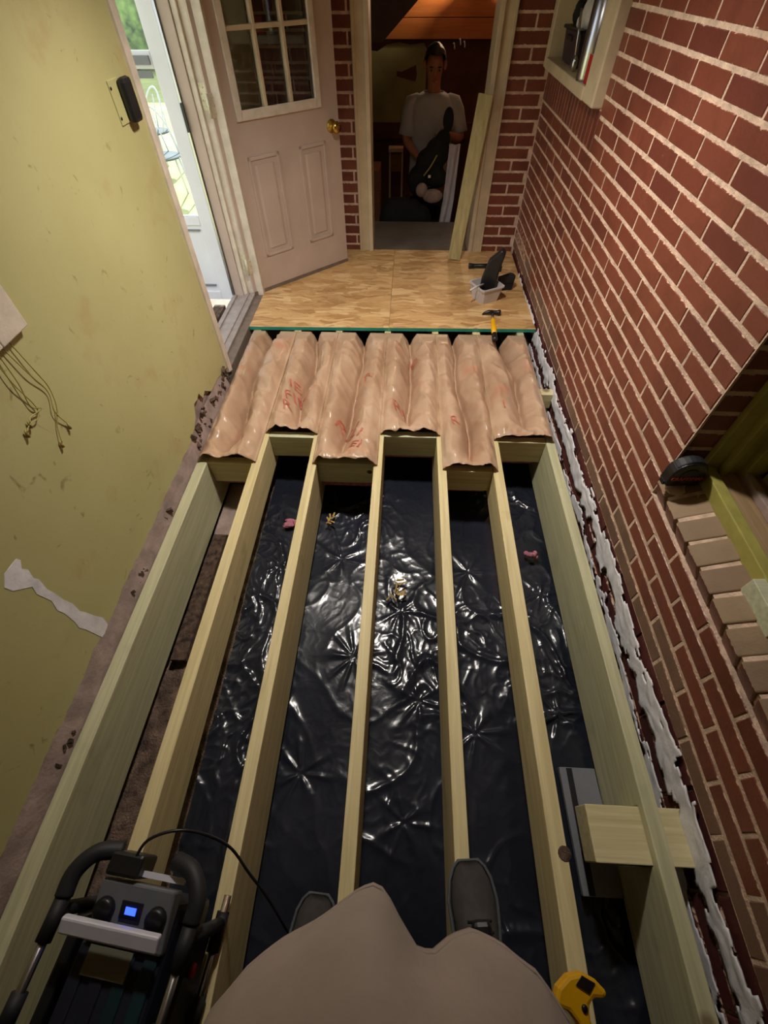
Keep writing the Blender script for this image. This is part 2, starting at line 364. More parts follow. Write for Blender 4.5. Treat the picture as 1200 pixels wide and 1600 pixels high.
# far (hinge) jamb
jb = MB().box(-1.055, -.928, 2.866, 2.90, -.01, 2.02).box(-1.058, -1.03, 2.850, 2.866, -.01, 2.02)
t3 = struct('trim_3', jb, 'cream_dirty', 'scuffed cream hinge jamb of the entry door', bevel=.003)
for z in (.23, .976, 1.75):
    hl = MB().box(-1.028, -.995, 2.8635, 2.8665, z-.05, z+.05)
    for q in (-.034, -.012, .012, .034): hl.tube([(-1.014+(.008 if abs(q) > .02 else -.004), 2.8645, z+q), (-1.014+(.008 if abs(q) > .02 else -.004), 2.862, z+q)], .0036, 6)
    put('hinge_leaf', hl, 'hinge', t3)
struct('trim_10', MB().box(-1.112, -1.058, 2.842, 2.90, -.01, 2.02), 'door', 'pinkish beige face of the door frame between storm door and jamb', bevel=.003)
th = MB().prism([(-1.135, -.03), (-1.135, .018), (-1.02, .03), (-.985, .03), (-.985, -.03)], 'y', 2.03, 2.86).box(-1.125, -1.10, 2.03, 2.86, .018, .03).box(-1.035, -1.02, 2.03, 2.86, .028, .036)
struct('trim_4', th, 'threshold', 'grey metal door threshold running between green wall and jamb', bevel=.002)
struct('trim_5', MB().box(-.985, -.935, 1.93, 2.87, -.08, .018), 'threshold_dk', 'dark brown wooden edge along the door threshold', bevel=.003)

# ---- brick laying
def brick_mesh(L, Hh, D, seed, front='x'):
    rnd = random.Random(seed); e = .0028
    def j(a): return a+rnd.uniform(-.0011, .0011)
    a, h = L/2, Hh/2
    back = [(-a, -h), (a, -h), (a, h), (-a, h)]
    v = [(y, z, D) for y, z in back] + [(y, z, e) for y, z in back] + [(j(y*(1-e/a)), j(z*(1-e/h)), rnd.uniform(-.0006, .0006)) for y, z in back]
    f = [(8, 9, 10, 11)] + [(i, (i+1) % 4, 4+(i+1) % 4, 4+i) for i in range(4)] + [(4+i, 4+(i+1) % 4, 8+(i+1) % 4, 8+i) for i in range(4)]
    if front == 'x': vv = [(d, y, z) for y, z, d in v]; ff = f
    else: vv = [(y, d, z) for y, z, d in v]; ff = [tuple(reversed(q)) for q in f]
    return vv, ff
_cache = {}
def brick_data(L, Hh, D, front, mat, seed):
    key = (round(L, 3), round(Hh, 3), round(D, 3), front, mat, seed)
    if key not in _cache:
        v, f = brick_mesh(L, Hh, D, seed, front); _cache[key] = MB().add(v, f).mesh('brick'); _cache[key].materials.append(M[mat])
    return _cache[key]
def in_view(P):
    d = Vector(P)-Vector((0, 0, H)); z = d.dot(fwd)
    if z < .05: return False
    return -40 < 600+682*d.dot(r2)/z < 1240 and -40 < 800+682*d.dot(d2)/z < 1640
def lay(parent, specs, limit):
    """specs: (centre, L, H, D, front, mat); nearest ones in view singly, the rest joined"""
    cam0 = Vector((0, 0, H)); off = wloc(parent)
    specs = sorted(specs, key=lambda s: (not in_view(s[0]), (Vector(s[0])-cam0).length))
    rest = {}
    for i, (c, L, Hh, D, fr, mt) in enumerate(specs):
        if i < limit and in_view(c):
            o = bpy.data.objects.new('brick', brick_data(L, Hh, D, fr, mt, i % 3)); COL.objects.link(o); o.parent = parent; o.location = Vector(c)-off
        else:
            v, f = brick_mesh(L, Hh, D, i, fr); rest.setdefault(mt, MB()).add([Vector(q)+Vector(c) for q in v], f)
    for mt, mb in rest.items(): tag(put('brickwork', mb, mt, parent), kind='stuff')

DZ, DY, MJ = .0613, .212, .0100
def rect_minus(a, b, openings, z):
    segs = [(a, b)]
    for (y0, y1, z0, z1) in openings:
        if z0 < z < z1:
            n = []
            for s0, s1 in segs:
                if y1 <= s0 or y0 >= s1: n.append((s0, s1)); continue
                if s0 < y0: n.append((s0, y0))
                if s1 > y1: n.append((y1, s1))
            segs = n
    return segs
LOW = (-.42, .925, .343, 1.72); UP = (2.50, 3.60, .875, 1.95)
wr = MB()
for (y0, y1, z0, z1) in [(-1.7, -.42, .06, ZT), (-.42, .925, .06, .36), (-.42, .925, 1.72, ZT), (.925, 2.62, .06, ZT), (2.62, 3.54, .06, 1.03), (2.62, 3.54, 1.9, ZT), (3.54, YB+.2, .06, ZT)]:
    wr.box(WX+.0012, WX+.22, y0, y1, z0, z1)
wr.box(WX+.016, WX+.22, -1.7, YB+.2, -.36, .06)
wall_right = struct('wall_right', wr, 'mortar', 'red brick wall with pale mortar joints along the right side')
specs = []
k = -5
while True:
    zb = .119+DZ*k; zc = zb+DZ/2
    if zb > ZT-.02: break
    y = -1.7 + (0 if k % 2 else DY/2) + .07 - DY
    while y < YB:
        for s0, s1 in rect_minus(max(y, -1.7), min(y+DY, YB), [LOW, UP], zc):
            if s1-s0 > .03:
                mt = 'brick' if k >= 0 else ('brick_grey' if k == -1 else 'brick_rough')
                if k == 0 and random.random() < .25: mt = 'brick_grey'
                L = s1-s0-(MJ*.8 if s1-s0 > .1 else MJ*.6); j = random.uniform(0, .0015)
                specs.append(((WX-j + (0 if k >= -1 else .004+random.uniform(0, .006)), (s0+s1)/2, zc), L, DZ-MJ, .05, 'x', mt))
        y += DY
    k += 1
# rowlock course under the small upper window
y = 2.46
while y < 3.58:
    specs.append(((WX-.004, y+.03, .930), .052, .138, .05, 'x', 'brick')); y += .060
# jamb returns of the lower opening (facing the camera)
k = 5
while .119+DZ*k < 1.7:
    zc = .119+DZ*k+DZ/2
    specs.append(((WX+.05, .9235, zc), .088, DZ-MJ, .04, 'y', 'brick')); k += 1
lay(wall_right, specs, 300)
# sloping sill of the lower opening: one brick after another
sill_rot = math.radians(-24)
for i in range(17):
    y = .885-.078*i
    o = bpy.data.objects.new('sill_brick', None if False else MB().box(-.004, .15, -.0335, .0335, -.075, 0).mesh('sill_brick')); COL.objects.link(o)
    o.data.materials.append(M['brick_sill']); o.data.materials.append(M['brick']); o.data.polygons[4].material_index = 1; o.parent = wall_right
    o.location = Vector((WX-.012, y, .424+random.uniform(-.003, .003)))-wloc(wall_right); o.rotation_euler = (random.uniform(-.02, .02), sill_rot, random.uniform(-.02, .02))
    b = o.modifiers.new('bevel', 'BEVEL'); b.width = .004; b.segments = 2
sm = MB().box(0, .16, -1.31, .045, -.08, -.0025, (0, sill_rot, 0), (WX-.008, .88, .424))
put('sill_mortar', sm, 'mortar', wall_right)
mf = MB()
for i in range(9): mf.ball((WX+.02+random.uniform(-.02, .03), .89+random.uniform(-.03, .03), .444+random.uniform(-.004, .006)), (random.uniform(.012, .026), random.uniform(.012, .03), .005), 8, 5)
tag(put('mortar_smear', mf, 'mortar', wall_right), 'rough lump of pale mortar at the sill corner')
# old paint / mortar residue along the base of the brick wall
def flakes(seed, zc, half, n, thr, out, label):
    mb = MB(); rows = 16; ys = [-1.2+4.4*k/n for k in range(n+1)]
    def pt(k, r):
        y = ys[k]; z = zc+.022*fn(y*2.4, seed)+(r/rows-.5)*2*half
        return Vector((WX-.0015-out*(.4+.9*abs(fn(y*16, z*30, seed))), y+.006*fn(y*40, z*40, 2), z+.006*fn(y*33, z*30, 5)))
    def keep(k, r):
        y = ys[k]; d = abs((r+.5)/rows-.5)*2
        return d < .50+.75*fn(y*7, r*.11, seed+3)+.45*fn(y*26, r*.35, seed+5)+thr
    idx = {}; vs = []; fs = []
    for k in range(n):
        for r in range(rows):
            if keep(k, r):
                q = []
                for a, b in ((k, r), (k+1, r), (k+1, r+1), (k, r+1)):
                    if (a, b) not in idx: idx[(a, b)] = len(vs); vs.append(pt(a, b))
                    q.append(idx[(a, b)])
                fs.append(tuple(q))
    mb.add(vs, fs, True); o = put('paint_residue', mb, 'mortar_white', wall_right); o['label'] = label
    m_ = o.modifiers.new('solid', 'SOLIDIFY'); m_.thickness = .003
flakes(1, -.005, .062, 620, .12, .007, 'uneven band of white paint residue along the wall base')
flakes(9, -.12, .05, 620, -.22, .003, 'broken streaks of white residue low on the wall')

# ---- back wall with doorway
wb = MB()
for (x0, x1, z0, z1) in [(-1.13, -.30, -.36, ZT), (.51, 1.0, -.36, ZT), (-.30, .51, 2.0, ZT)]: wb.box(x0, x1, YB+.0012, YB+.18, z0, z1)
wall_back = struct('wall_back', wb, 'mortar', 'red brick end wall around the inner doorway')
bs_ = []; k = -2
while .123+.0637*k < ZT-.03:
    zc = .123+.0637*(k+.5)
    for (a, b) in [(-.93, -.335), (.545, .79)]:
        if zc > 2.0: a, b = (-.93, .79)
        x = a-(.115 if k % 2 else 0)
        if a > 0: x = a-(.0 if k % 2 else .1)
        while x < b-.01:
            s0, s1 = max(x, a), min(x+.225, b)
            if s1-s0 > .03: bs_.append((((s0+s1)/2, YB-random.uniform(0, .0015), zc), s1-s0-MJ*.9, .0637-MJ, .05, 'y', 'brick'))
            x += .225
        if zc > 2.0: break
    k += 1
lay(wall_back, bs_, 200)
struct('wall_near', MB().box(-1.13, 1.0, -1.85, -1.7, -.36, ZT), 'green', 'olive wall behind the photographer')
struct('ceiling', MB().box(-1.13, 1.01, -1.85, YB+.2, ZT, ZT+.1), 'ceil', 'white ceiling above the small room')
# doorway casing
def casing(name, x0, x1, inner, label):
    mb = MB().box(x0, x1, YB-.012, YB+.0, .0, 2.06)
    e = x1 if inner > 0 else x0
    s_ = -1 if inner > 0 else 1
    mb.box(min(e, e+s_*.028), max(e, e+s_*.028), YB-.028, YB-.012, .0, 2.06)
    o = e+s_*.098
    mb.box(min(o, o-s_*.018), max(o, o-s_*.018), YB-.022, YB-.012, .0, 2.06)
    mb.box(min(e-s_*.0, e+s_*.02), max(e, e+s_*.02), YB, YB+.2, .0, 2.0)
    return struct(name, mb, 'cream', label, bevel=.003)
casing('trim_6', -.349, -.249, 1, 'cream door casing left of the inner doorway')
casing('trim_7', .46, .56, -1, 'cream door casing right of the inner doorway')
struct('trim_8', MB().box(-.349, .56, YB-.015, YB+.2, 2.0, 2.1), 'cream', 'cream head casing over the inner doorway')

# ------------------------------------------------------------------ room beyond the doorway
struct('floor', MB().box(-.9, 1.2, YB+.0, 4.22, -.06, 0.004), 'greyfloor', 'dark grey landing just beyond the inner doorway')
struct('floor', MB().box(-1.03, 1.7, 4.2, 6.0, -.86, -.76), 'greyfloor', 'lower floor of the room behind the doorway')
struct('wall_landing', MB().box(-1.03, 1.7, 4.16, 4.2, -.86, -.06), 'brownpanel', 'face of the step down from the landing')
wf = MB().box(-1.03, 1.7, 5.8, 5.95, -.8, 2.3)
wall_far = struct('wall_far', wf, 'brownpanel', 'dark brown far wall seen through the doorway')
sg = [(-1.0, .36), (.12, .36), (.135, .5), (.13, .72), (.145, .84), (.10, .905), (-.02, .895), (-.13, .91), (-.24, .895), (-.33, .85), (-.45, .87), (-1.0, .86)]
put('plaster_patch', MB().prism(sg, 'y', 5.785, 5.8), 'sagewall', wall_far)['label'] = 'pale sage plaster left on the far wall'
put('bare_spot', MB().prism([(-.145, .69), (.035, .655), (.045, .70), (.035, .765), (-.1, .72), (-.145, .725)], 'y', 5.782, 5.786), 'brownpanel', wall_far)['label'] = 'bare brown spot in the sage plaster'
for i in range(9):
    put('plank', MB().box(-1.03, 1.7, 5.76, 5.795, .93+i*.13, .93+i*.13+.126), 'plank', wall_far, bevel=.003)
put('dado_rail', MB().box(-1.0, 1.7, 5.75, 5.8, .24, .36), 'brownpanel', wall_far)
struct('wall_far_left', MB().box(-1.13, -1.03, YB+.18, 5.95, -.86, 2.3), 'sagewall', 'left wall of the room behind the doorway')
struct('wall_far_right', MB().box(1.7, 1.8, YB+.18, 5.95, -.86, 2.3), 'brownpanel', 'right wall of the room behind the doorway')
struct('ceiling', MB().box(-1.13, 1.8, YB+.18, 5.95, 2.3, 2.4), 'ceil', 'ceiling of the room behind the doorway')
wbb = MB().box(1.0, 1.8, YB+.15, YB+.2, -.86, 2.4)
struct('wall_between', wbb, 'sagewall', 'wall beside the doorway on the far side')
struct('trim_9', MB().prism([(-1.03, .975), (-.24, .975), (.5, 1.57), (.5, 2.3), (-1.03, 2.3)], 'y', 5.0, 5.7), 'soffit', 'dark sloping underside of a stair at the top left of the doorway')
# ------------------------------------------------------------------ lamps
lp = thing('ceiling_lamp', 'pendant lamp hanging above the joists, with an unseen added lampshade', 'lamp', (-.08, 1.62, 1.90))
put('ceiling_plate', MB().lathe([(.06, .41), (.06, .45), (.02, .45)], 20), 'whitemetal', lp, True)
put('stem', MB().tube([(0, 0, .42), (0, 0, .12)], .008, 8), 'whitemetal', lp, True)
put('added_shade', MB().lathe([(.03, .15), (.05, .15), (.17, .0), (.165, -.002), (.04, .14)], 24), 'dksteel', lp, True)  # unseen lampshade, added to keep light off the upper walls
put('globe', MB().lathe([(.02, .13), (.04, .10), (.05, .06), (.035, .02), (.01, .012)], 20), 'bulb', lp, True)
ld = bpy.data.lights.new('ceiling_lamp_light', 'SPOT'); ld.energy = 122; ld.color = (1, .93, .85); ld.shadow_soft_size = .07; ld.spot_size = math.radians(140); ld.spot_blend = 1.0
lo = bpy.data.objects.new('ceiling_lamp_light', ld); COL.objects.link(lo); lo.parent = lp; lo.location = (0, 0, -.02)
lp2 = thing('wall_lamp', 'warm bulb on the plank wall beyond the doorway, with an unseen added lampshade', 'lamp', (.50, 5.55, 1.34))
put('added_shade', MB().lathe([(.05, -.10), (.13, -.05), (.135, -.048), (.055, -.105)], 20, (0, .0, 0)), 'brass', lp2, True)  # lampshade added under the bulb to block its downward light
put('added_shade_base', MB().lathe([(.06, -.108), (.06, -.10), (.01, -.10)], 20, (0, .0, 0)), 'brass', lp2, True)
put('bracket', MB().box(-.02, .02, .0, .21, -.11, -.09), 'brass', lp2, True)
put('bulb', MB().ball((0, .0, -.02), .035), 'bulb', lp2, True)
l2 = bpy.data.lights.new('wall_lamp_light', 'POINT'); l2.energy = 26; l2.color = (1, .70, .42); l2.shadow_soft_size = .05
o2 = bpy.data.objects.new('wall_lamp_light', l2); COL.objects.link(o2); o2.parent = lp2; o2.location = (0, .0, .03)

# ------------------------------------------------------------------ joists, blocking, subfloor
JO = [(-.908, -.862, .26, 'pine_green', 'floor joist against the green wall, leftmost of the joists'),
      (-.661, -.619, .18, 'pine_y', 'second floor joist from the green wall, beside the strip of bare soil'),
      (-.408, -.370, .25, 'pine_y', 'third floor joist from the green wall'),
      (-.115, -.077, .25, 'pine_y', 'middle floor joist that ends under the pointed hem of the taupe shirt'),
      (.170, .208, .25, 'pine_y', 'reddish yellow floor joist under the right shoe'),
      (.412, .456, .16, 'pine_y', 'floor joist with a big round knot, next to the yellow tool'),
      (.676, .716, .26, 'pine_green', 'wide floor joist along the brick wall, rightmost of the joists')]
for i, (x0, x1, d, mt, lb) in enumerate(JO):
    mb = MB(); y0, y1 = (-1.2, 3.58)
    if i == 6:
        mb.prism([(y0, -d), (.004, -d), (.004, -.03), (.134, -.03), (.134, -d), (y1, -d), (y1, 0), (y0, 0)], 'x', x0, x1)
    else: mb.box(x0, x1, y0, y1, -d, 0)
    o = tag(put('floor_joist', mb, mt, bevel=.0025), lb, 'joist', 'treated floor joists')
    if i == 5: put('knot', MB().lathe([(.017, 0), (.015, .0008), (.006, .001)], 14, (.448, .02, .0)), 'rot', o)
piers = MB()
BL = [(0, 1.345, 'pine_x', 'pale blocking between the two joists nearest the green wall'),
      (1, 1.525, 'pine_block', 'pale green blocking with a pink wisp below, second bay from the green wall'),
      (2, 1.362, 'pine_block', 'whitish blocking with a dark knot, third bay from the green wall'),
      (3, 1.548, 'pine_block', 'pale green blocking in the bay right of the middle joist'),
      (4, 1.335, 'pine_x', 'shaded tan blocking over the darkest stretch of black plastic'),
      (5, 1.53, 'pine_x', 'shaded tan blocking between the two joists nearest the brick wall')]
for i, y, mt, lb in BL:
    x0, x1 = JO[i][1], JO[i+1][0]
    o = tag(put('joist_blocking', MB().box(x0, x1, y, y+.038, -.125, -.001), mt, bevel=.002), lb, 'blocking', 'blocking between the joists')
    if i == 2: put('knot', MB().lathe([(.012, 0), (.01, .001), (.004, .0015)], 12, (-.135, y-.0005, -.05), Euler((PI/2, 0, 0)).to_matrix()), 'rot', o)
tag(put('cross_timber', MB().box(.535, .80, .006, .132, -.115, -.032), 'pine_x', bevel=.003), 'short thick timber passing under the rightmost joist into the brick wall', 'timber')
tag(put('joist_blocking', MB().box(.717, .785, 1.90, 1.95, -.09, -.005), 'pine_x', bevel=.002), 'small pale block wedged between rightmost joist and brick wall', 'blocking', 'blocking between the joists')
tag(put('joist_blocking', MB().box(-.225, -.115, -.34, -.15, -.16, -.119), 'pine_x', bevel=.002), 'low cleat on the middle joist under the left shoe', 'blocking', 'blocking between the joists')
for i, (x0, x1, lb) in enumerate([(-.932, -.0895, 'tan strand board subfloor sheet in front of the beige entry door'), (-.0875, .784, 'tan strand board subfloor sheet carrying the hammer and the tub')]):
    yn = 2.465 if i == 0 else 2.49
    t = thing('subfloor_sheet', lb, 'subfloor', ((x0+x1)/2, 3.0, .004), group='strand board subfloor sheets')
    put('board', MB().prism([(x0, 2.462+(.03*(x0+.93)/1.7)), (x1, 2.462+(.03*(x1+.93)/1.7)), (x1, 3.60), (x0, 3.60)], 'z', .004, .022), 'osb', t)
    ya, yb_ = 2.462+(.03*(x0+.93)/1.7), 2.462+(.03*(x1+.93)/1.7)
    put('painted_edge', MB().prism([(x0, ya-.0015), (x1, yb_-.0015), (x1, yb_-.0001), (x0, ya-.0001)], 'z', .003, .0225), 'teal', t)['label'] = 'teal painted front edge'

# ------------------------------------------------------------------ black plastic sheet
stars = [(-.155, .60, 9, .016), (.02, .80, 7, .010), (-.52, 1.0, 6, .012), (.30, .35, 7, .012), (.60, .42, 6, .015), (-.3, .2, 7, .012), (.1, .45, 6, .012), (.05, .08, 7, .012), (-.48, .45, 6, .012), (.32, 1.0, 6, .01), (-.25, 1.05, 6, .01), (.62, .9, 6, .012)]
def poly_h(x, y):
    m = sstep(-.15, .35, fn(x*2.6+1, y*2.2, 21))            # calm patches and creased patches
    h = .016*fn(x*2.6, y*1.9, 1) + .005*fn(x*6, y*5, 4)
    wx, wy = x+.06*fn(x*4, y*4, 9), y+.06*fn(x*4, y*4, 12)
    r = 1-abs(fn(wx*6, wy*5, 2)); h += (.2+m)*.009*(max(0, r-.84)/.16)**1.6
    r = 1-abs(fn(wx*12+3, wy*10, 6)); h += (.12+m)*.0050*(max(0, r-.80)/.20)**1.5
    r = 1-abs(fn(wx*26, wy*22, 8)); h += (.3+m)*.0020*(max(0, r-.68)/.32)**1.5
    for sx, sy, n, a in stars:
        dx, dy = x-sx, y-sy; d = math.hypot(dx, dy)
        if d < .26:
            th_ = math.atan2(dy, dx); c = abs(math.cos(th_*n/2+sx*9+.5*math.sin(th_*3)))
            h += a*.6*(c**7)*math.exp(-(d/.10)**2)*min(1, d/.014)
    return h
def poly(u, v):
    x, y = -.64+u*1.40, -.75+v*2.95
    z = -.298+poly_h(x, y)
    if x > .72: z += (x-.72)*1.2
    return (x, y, min(z, -.265) if x < .7 else z)
tag(put('plastic_sheet', MB().grid(poly, 260, 540), 'poly'), 'crinkled shiny black plastic sheet on the ground under the joists', 'plastic sheet')

# ------------------------------------------------------------------ kraft faced insulation
fronts = [1.345, 1.545, 1.350, 1.555, 1.338, 1.535]
INL = ['brown paper insulation batt next to the green wall', 'brown paper insulation batt with red lettering, second from the green wall', 'brown paper insulation batt with a long diagonal crease, third from the green wall',
       'brown paper insulation batt with a bright red print spot, right of the middle joist', 'brown paper insulation batt directly left of the hammer handle end', 'crumpled brown paper insulation batt next to the brick wall']
def batt_z(i, t, x, y):
    y0 = fronts[i]
    tc = .5+.22*fn(y*2.2, i*3.3)+(-.12 if i in (0,) else 0.0)
    ff = sstep(0, .16, y-y0); fb = 1
    sag = (.095 + .05*fn(y*3, i*7.1))*math.exp(-((t-tc)/.17)**2)*(.15+.85*ff)
    crease = .035*math.exp(-((t-tc-.03*fn(y*9, i))/.035)**2)*ff
    edge_ = min(t, 1-t)
    dome = .030*sstep(0, .18, edge_)*(1-.3*fn(y*4, i))
    wr_ = .016*(max(0, 1-abs(fn(x*9+y*7, y*5-x*4, i*2.0))-.55)/.45)**1.5 + .006*fn(x*12, y*5, i)+.003*fn(x*34, y*20, i)
    diag = .008*(max(0, 1-abs(math.sin((x*1.0+y*.55)*34+2*fn(x*6, y*6)))-.72)/.28)*math.exp(-((t-.75)/.25)**2)
    z = .008 + (dome + wr_ + diag)*sstep(0, .07, edge_) - (sag+crease)*sstep(0, .10, edge_)
    cr = 1-sstep(0, .10, y-y0); z += cr*.010*fn(x*40, y*30, 5+i)*sstep(0, .05, edge_) + .014*cr*(max(0, fn(x*22, i))+.2)*sstep(0, .05, edge_)
    if y > 2.30: z = min(z, .03 - .027*sstep(2.30, 2.45, y)) 
    lim = .003
    if y < y0+.045: z = max(z, .004)
    return max(z, -.12) if edge_ > .07 else max(z, lim)
for i in range(6):
    xa = (JO[i][0]+JO[i][1])/2+.001; xb = (JO[i+1][0]+JO[i+1][1])/2-.001
    if i == 0: xa = JO[0][0]+.004
    if i == 5: xb = JO[6][1]-.002
    y0 = fronts[i]
    def bf(u, v, i=i, xa=xa, xb=xb, y0=y0):
        x = xa+u*(xb-xa); y = y0+v*(2.452-y0)+ (.012*fn(x*18, i*4) if v == 0 else 0)
        return (x, y, batt_z(i, u, x, y))
    mb = MB().grid(bf, 60, 110)
    # thickness underneath
    def bu(u, v, i=i, xa=xa, xb=xb, y0=y0):
        x = JO[i][1]+.002+u*(JO[i+1][0]-JO[i][1]-.004); y = y0+.05+v*(2.58-y0-.05); return (x, y, -.135 if 0 < u < 1 and 0 < v < 1 else -.02)
    t = thing('insulation_batt', INL[i], 'insulation', ((xa+xb)/2, (y0+2.45)/2, -.1), group='brown paper faced insulation batts')
    o = put('paper_face', mb, 'kraft', t)
    sf = o.modifiers.new('solid', 'SOLIDIFY'); sf.thickness = .0012; sf.offset = -1
    put('fibre', MB().box(JO[i][1]+.004, JO[i+1][0]-.004, y0+.05, 2.44, -.19, -.125), 'pink', t)
    # red printing on the paper
    def conform(curve_body, size, ox, oy, rotz):
        cu = bpy.data.curves.new('print', 'FONT'); cu.body = curve_body; cu.size = size; cu.align_x = 'CENTER'
        ob = bpy.data.objects.new('print', cu); COL.objects.link(ob); bpy.context.view_layer.update()
        me = bpy.data.meshes.new_from_object(ob.evaluated_get(bpy.context.evaluated_depsgraph_get())); bpy.data.objects.remove(ob)
        bm = bmesh.new(); bm.from_mesh(me); bmesh.ops.triangulate(bm, faces=bm.faces)
        for _ in range(2): bmesh.ops.subdivide_edges(bm, edges=[e for e in bm.edges if e.calc_length() > .012], cuts=1); bmesh.ops.triangulate(bm, faces=bm.faces)
        q = MB(); R = Matrix.Rotation(rotz, 3, 'Z'); bm.verts.ensure_lookup_table()
        vs = []
        for w in bm.verts:
            pnt = R @ w.co; x, y = ox+pnt.x, oy+pnt.y
            vs.append((x, y, batt_z(i, max(0, min(1, (x-xa)/(xb-xa))), x, y)+.0035))
        q.add(vs, [tuple(v.index for v in f_.verts) for f_ in bm.faces]); bm.free(); return q
    PR = {1: [('R', .075, -.56, 1.70, .2), ('FIR', .08, -.53, 1.78, .3), ('IE', .075, -.55, 1.87, .2)], 2: [('RN', .085, -.27, 1.60, -.4), ('61', .085, -.22, 1.51, -.4), ('EI', .08, -.21, 1.42, -.3), ('R', .08, -.18, 1.95, .1)],
          3: [('RI', .08, .00, 1.72, .3), ('E', .08, .07, 2.18, .2)], 4: [('R', .07, .26, 1.6, .3)], 5: [('I', .07, .50, 1.72, .1)]}
    for (bd, sz, ox, oy, rz) in PR.get(i, []):
        put('print', conform(bd, sz, ox, oy, rz), 'redprint', t)['label'] = 'faded red lettering'

# ------------------------------------------------------------------ entry door (open) and storm door
dx, dy = .56, .54; ang = math.atan2(dy, dx); DL = .778
d1 = thing('door_1', 'open beige entry door with nine panes and brass knob', None, (-.985, 2.852, .03), (0, 0, ang), kind='structure')
TH = .042
leaf = MB()
gx0, gx1, gz0, gz1 = .147, .633, .87, 1.75
for (a, b, c, d) in [(0, gx0, 0, 1.98), (gx1, DL, 0, 1.98), (gx0, gx1, 0, gz0), (gx0, gx1, gz1, 1.98)]: leaf.box(a, b, 0, TH, c, d)
put('door_leaf', leaf, 'door', d1, True)
lf = MB()
for (a, b, c, d) in [(gx0-.025, gx0+.012, gz0-.03, gz1+.03), (gx1-.012, gx1+.025, gz0-.03, gz1+.03), (gx0, gx1, gz0-.03, gz0+.012), (gx0, gx1, gz1-.012, gz1+.03)]:
    lf.box(a, b, -.013, .0, c, d)
put('window_frame', lf, 'cream_dirty', d1, True, bevel=.004)
for r in range(3):
    for c in range(3):
        w_ = (gx1-gx0)/3; h_ = (gz1-gz0)/3
        put('pane', MB().box(gx0+c*w_+.004, gx0+(c+1)*w_-.004, .018, .022, gz0+r*h_+.004, gz0+(r+1)*h_-.004), 'glass', d1, True)
for c in (1, 2): put('muntin', MB().box(gx0+c*(gx1-gx0)/3-.009, gx0+c*(gx1-gx0)/3+.009, -.007, .03, gz0, gz1), 'cream', d1, True, bevel=.003)
for r in (1, 2): put('muntin', MB().box(gx0, gx1, -.006, .029, gz0+r*(gz1-gz0)/3-.009, gz0+r*(gz1-gz0)/3+.009), 'cream', d1, True, bevel=.003)
for (a, b) in [(.14, .34), (.478, .667)]:
    pm = MB()
    zb, zt = .19, .69
    for (x0, x1, z0, z1) in [(a, a+.016, zb, zt), (b-.016, b, zb, zt), (a, b, zb, zb+.016), (a, b, zt-.016, zt)]: pm.box(x0, x1, -.007, .0, z0, z1)
    pm.prism([(a+.035, -.0005), (b-.035, -.0005), (b-.05, -.005), (a+.05, -.005)], 'z', zb+.04, zt-.04)
    put('raised_panel', pm, 'door', d1, True, bevel=.0035)
kb = MB(); R_ = Euler((PI/2, 0, 0)).to_matrix()
kb.lathe([(.032, 0), (.032, .006), (.012, .01), (.012, .03), (.024, .04), (.029, .052), (.024, .064), (.008, .068)], 18, (.722, 0, .75), R_)
kb.lathe([(.028, -.05), (.028, -.06), (.012, -.064), (.012, -.08), (.026, -.1), (.02, -.112)], 14, (.722, 0, .75), R_)
put('knob', kb, 'brass', d1, True)
put('latch_plate', MB().box(DL-.0005, DL+.0015, .008, .034, .70, .80), 'brass', d1, True)
put('door_sweep', MB().box(.0, DL, -.004, .0, -.018, .012), 'threshold_dk', d1, True)
for z in (.20, .946, 1.72):
    hg = MB().tube([(-.012, -.008, z-.045-.03), (-.012, -.008, z+.045-.03)], .007, 8).box(-.012, .032, -.0025, -.0005, z-.075, z+.015)
    for q in (-.03, 0, .03): hg.tube([(.018, -.0055, z-.03+q), (.018, -.002, z-.03+q)], .004, 6)
    put('hinge', hg, 'hinge', d1, True)
hj = MB()
d2_ = thing('door_2', 'white aluminium storm door standing open outside', None, (-1.128, 2.835, .0), kind='structure')
SW = .84
fr_ = MB()
for (a, b, c, d) in [(-.075, 0, .0, 2.0), (-SW, -SW+.075, .0, 2.0), (-SW+.075, -.075, 0, .05), (-SW+.075, -.075, .43, .475), (-SW+.075, -.075, 1.075, 1.135), (-SW+.075, -.075, 1.94, 2.0)]:
    fr_.box(a, b, 0, .03, c, d)
put('frame', fr_, 'storm', d2_, True, bevel=.003)
put('kick_panel', MB().box(-SW+.075, -.075, .008, .02, .05, .43), 'storm', d2_, True)
put('kick_trim', MB().box(-SW+.09, -.09, -.001, .008, .085, .095).box(-SW+.09, -.09, -.001, .008, .40, .408), 'lcdgrey', d2_, True)
put('pane', MB().box(-SW+.075, -.075, .012, .016, .475, 1.075), 'glass', d2_, True)
put('pane', MB().box(-SW+.075, -.075, .012, .016, 1.135, 1.94), 'glass', d2_, True)
put('sash_rail', MB().box(-SW+.09, -.09, -.006, 0, 1.045, 1.07).box(-SW+.09, -.085, -.008, 0, 1.09, 1.12), 'lcdgrey', d2_, True)
put('latch', MB().box(.004, .016, -.012, .0, .85, .96), 'black', d2_, True)
put('hinge_rail', MB().box(.002, .012, -.006, .03, 0, 2.0), 'steel', d2_, True)

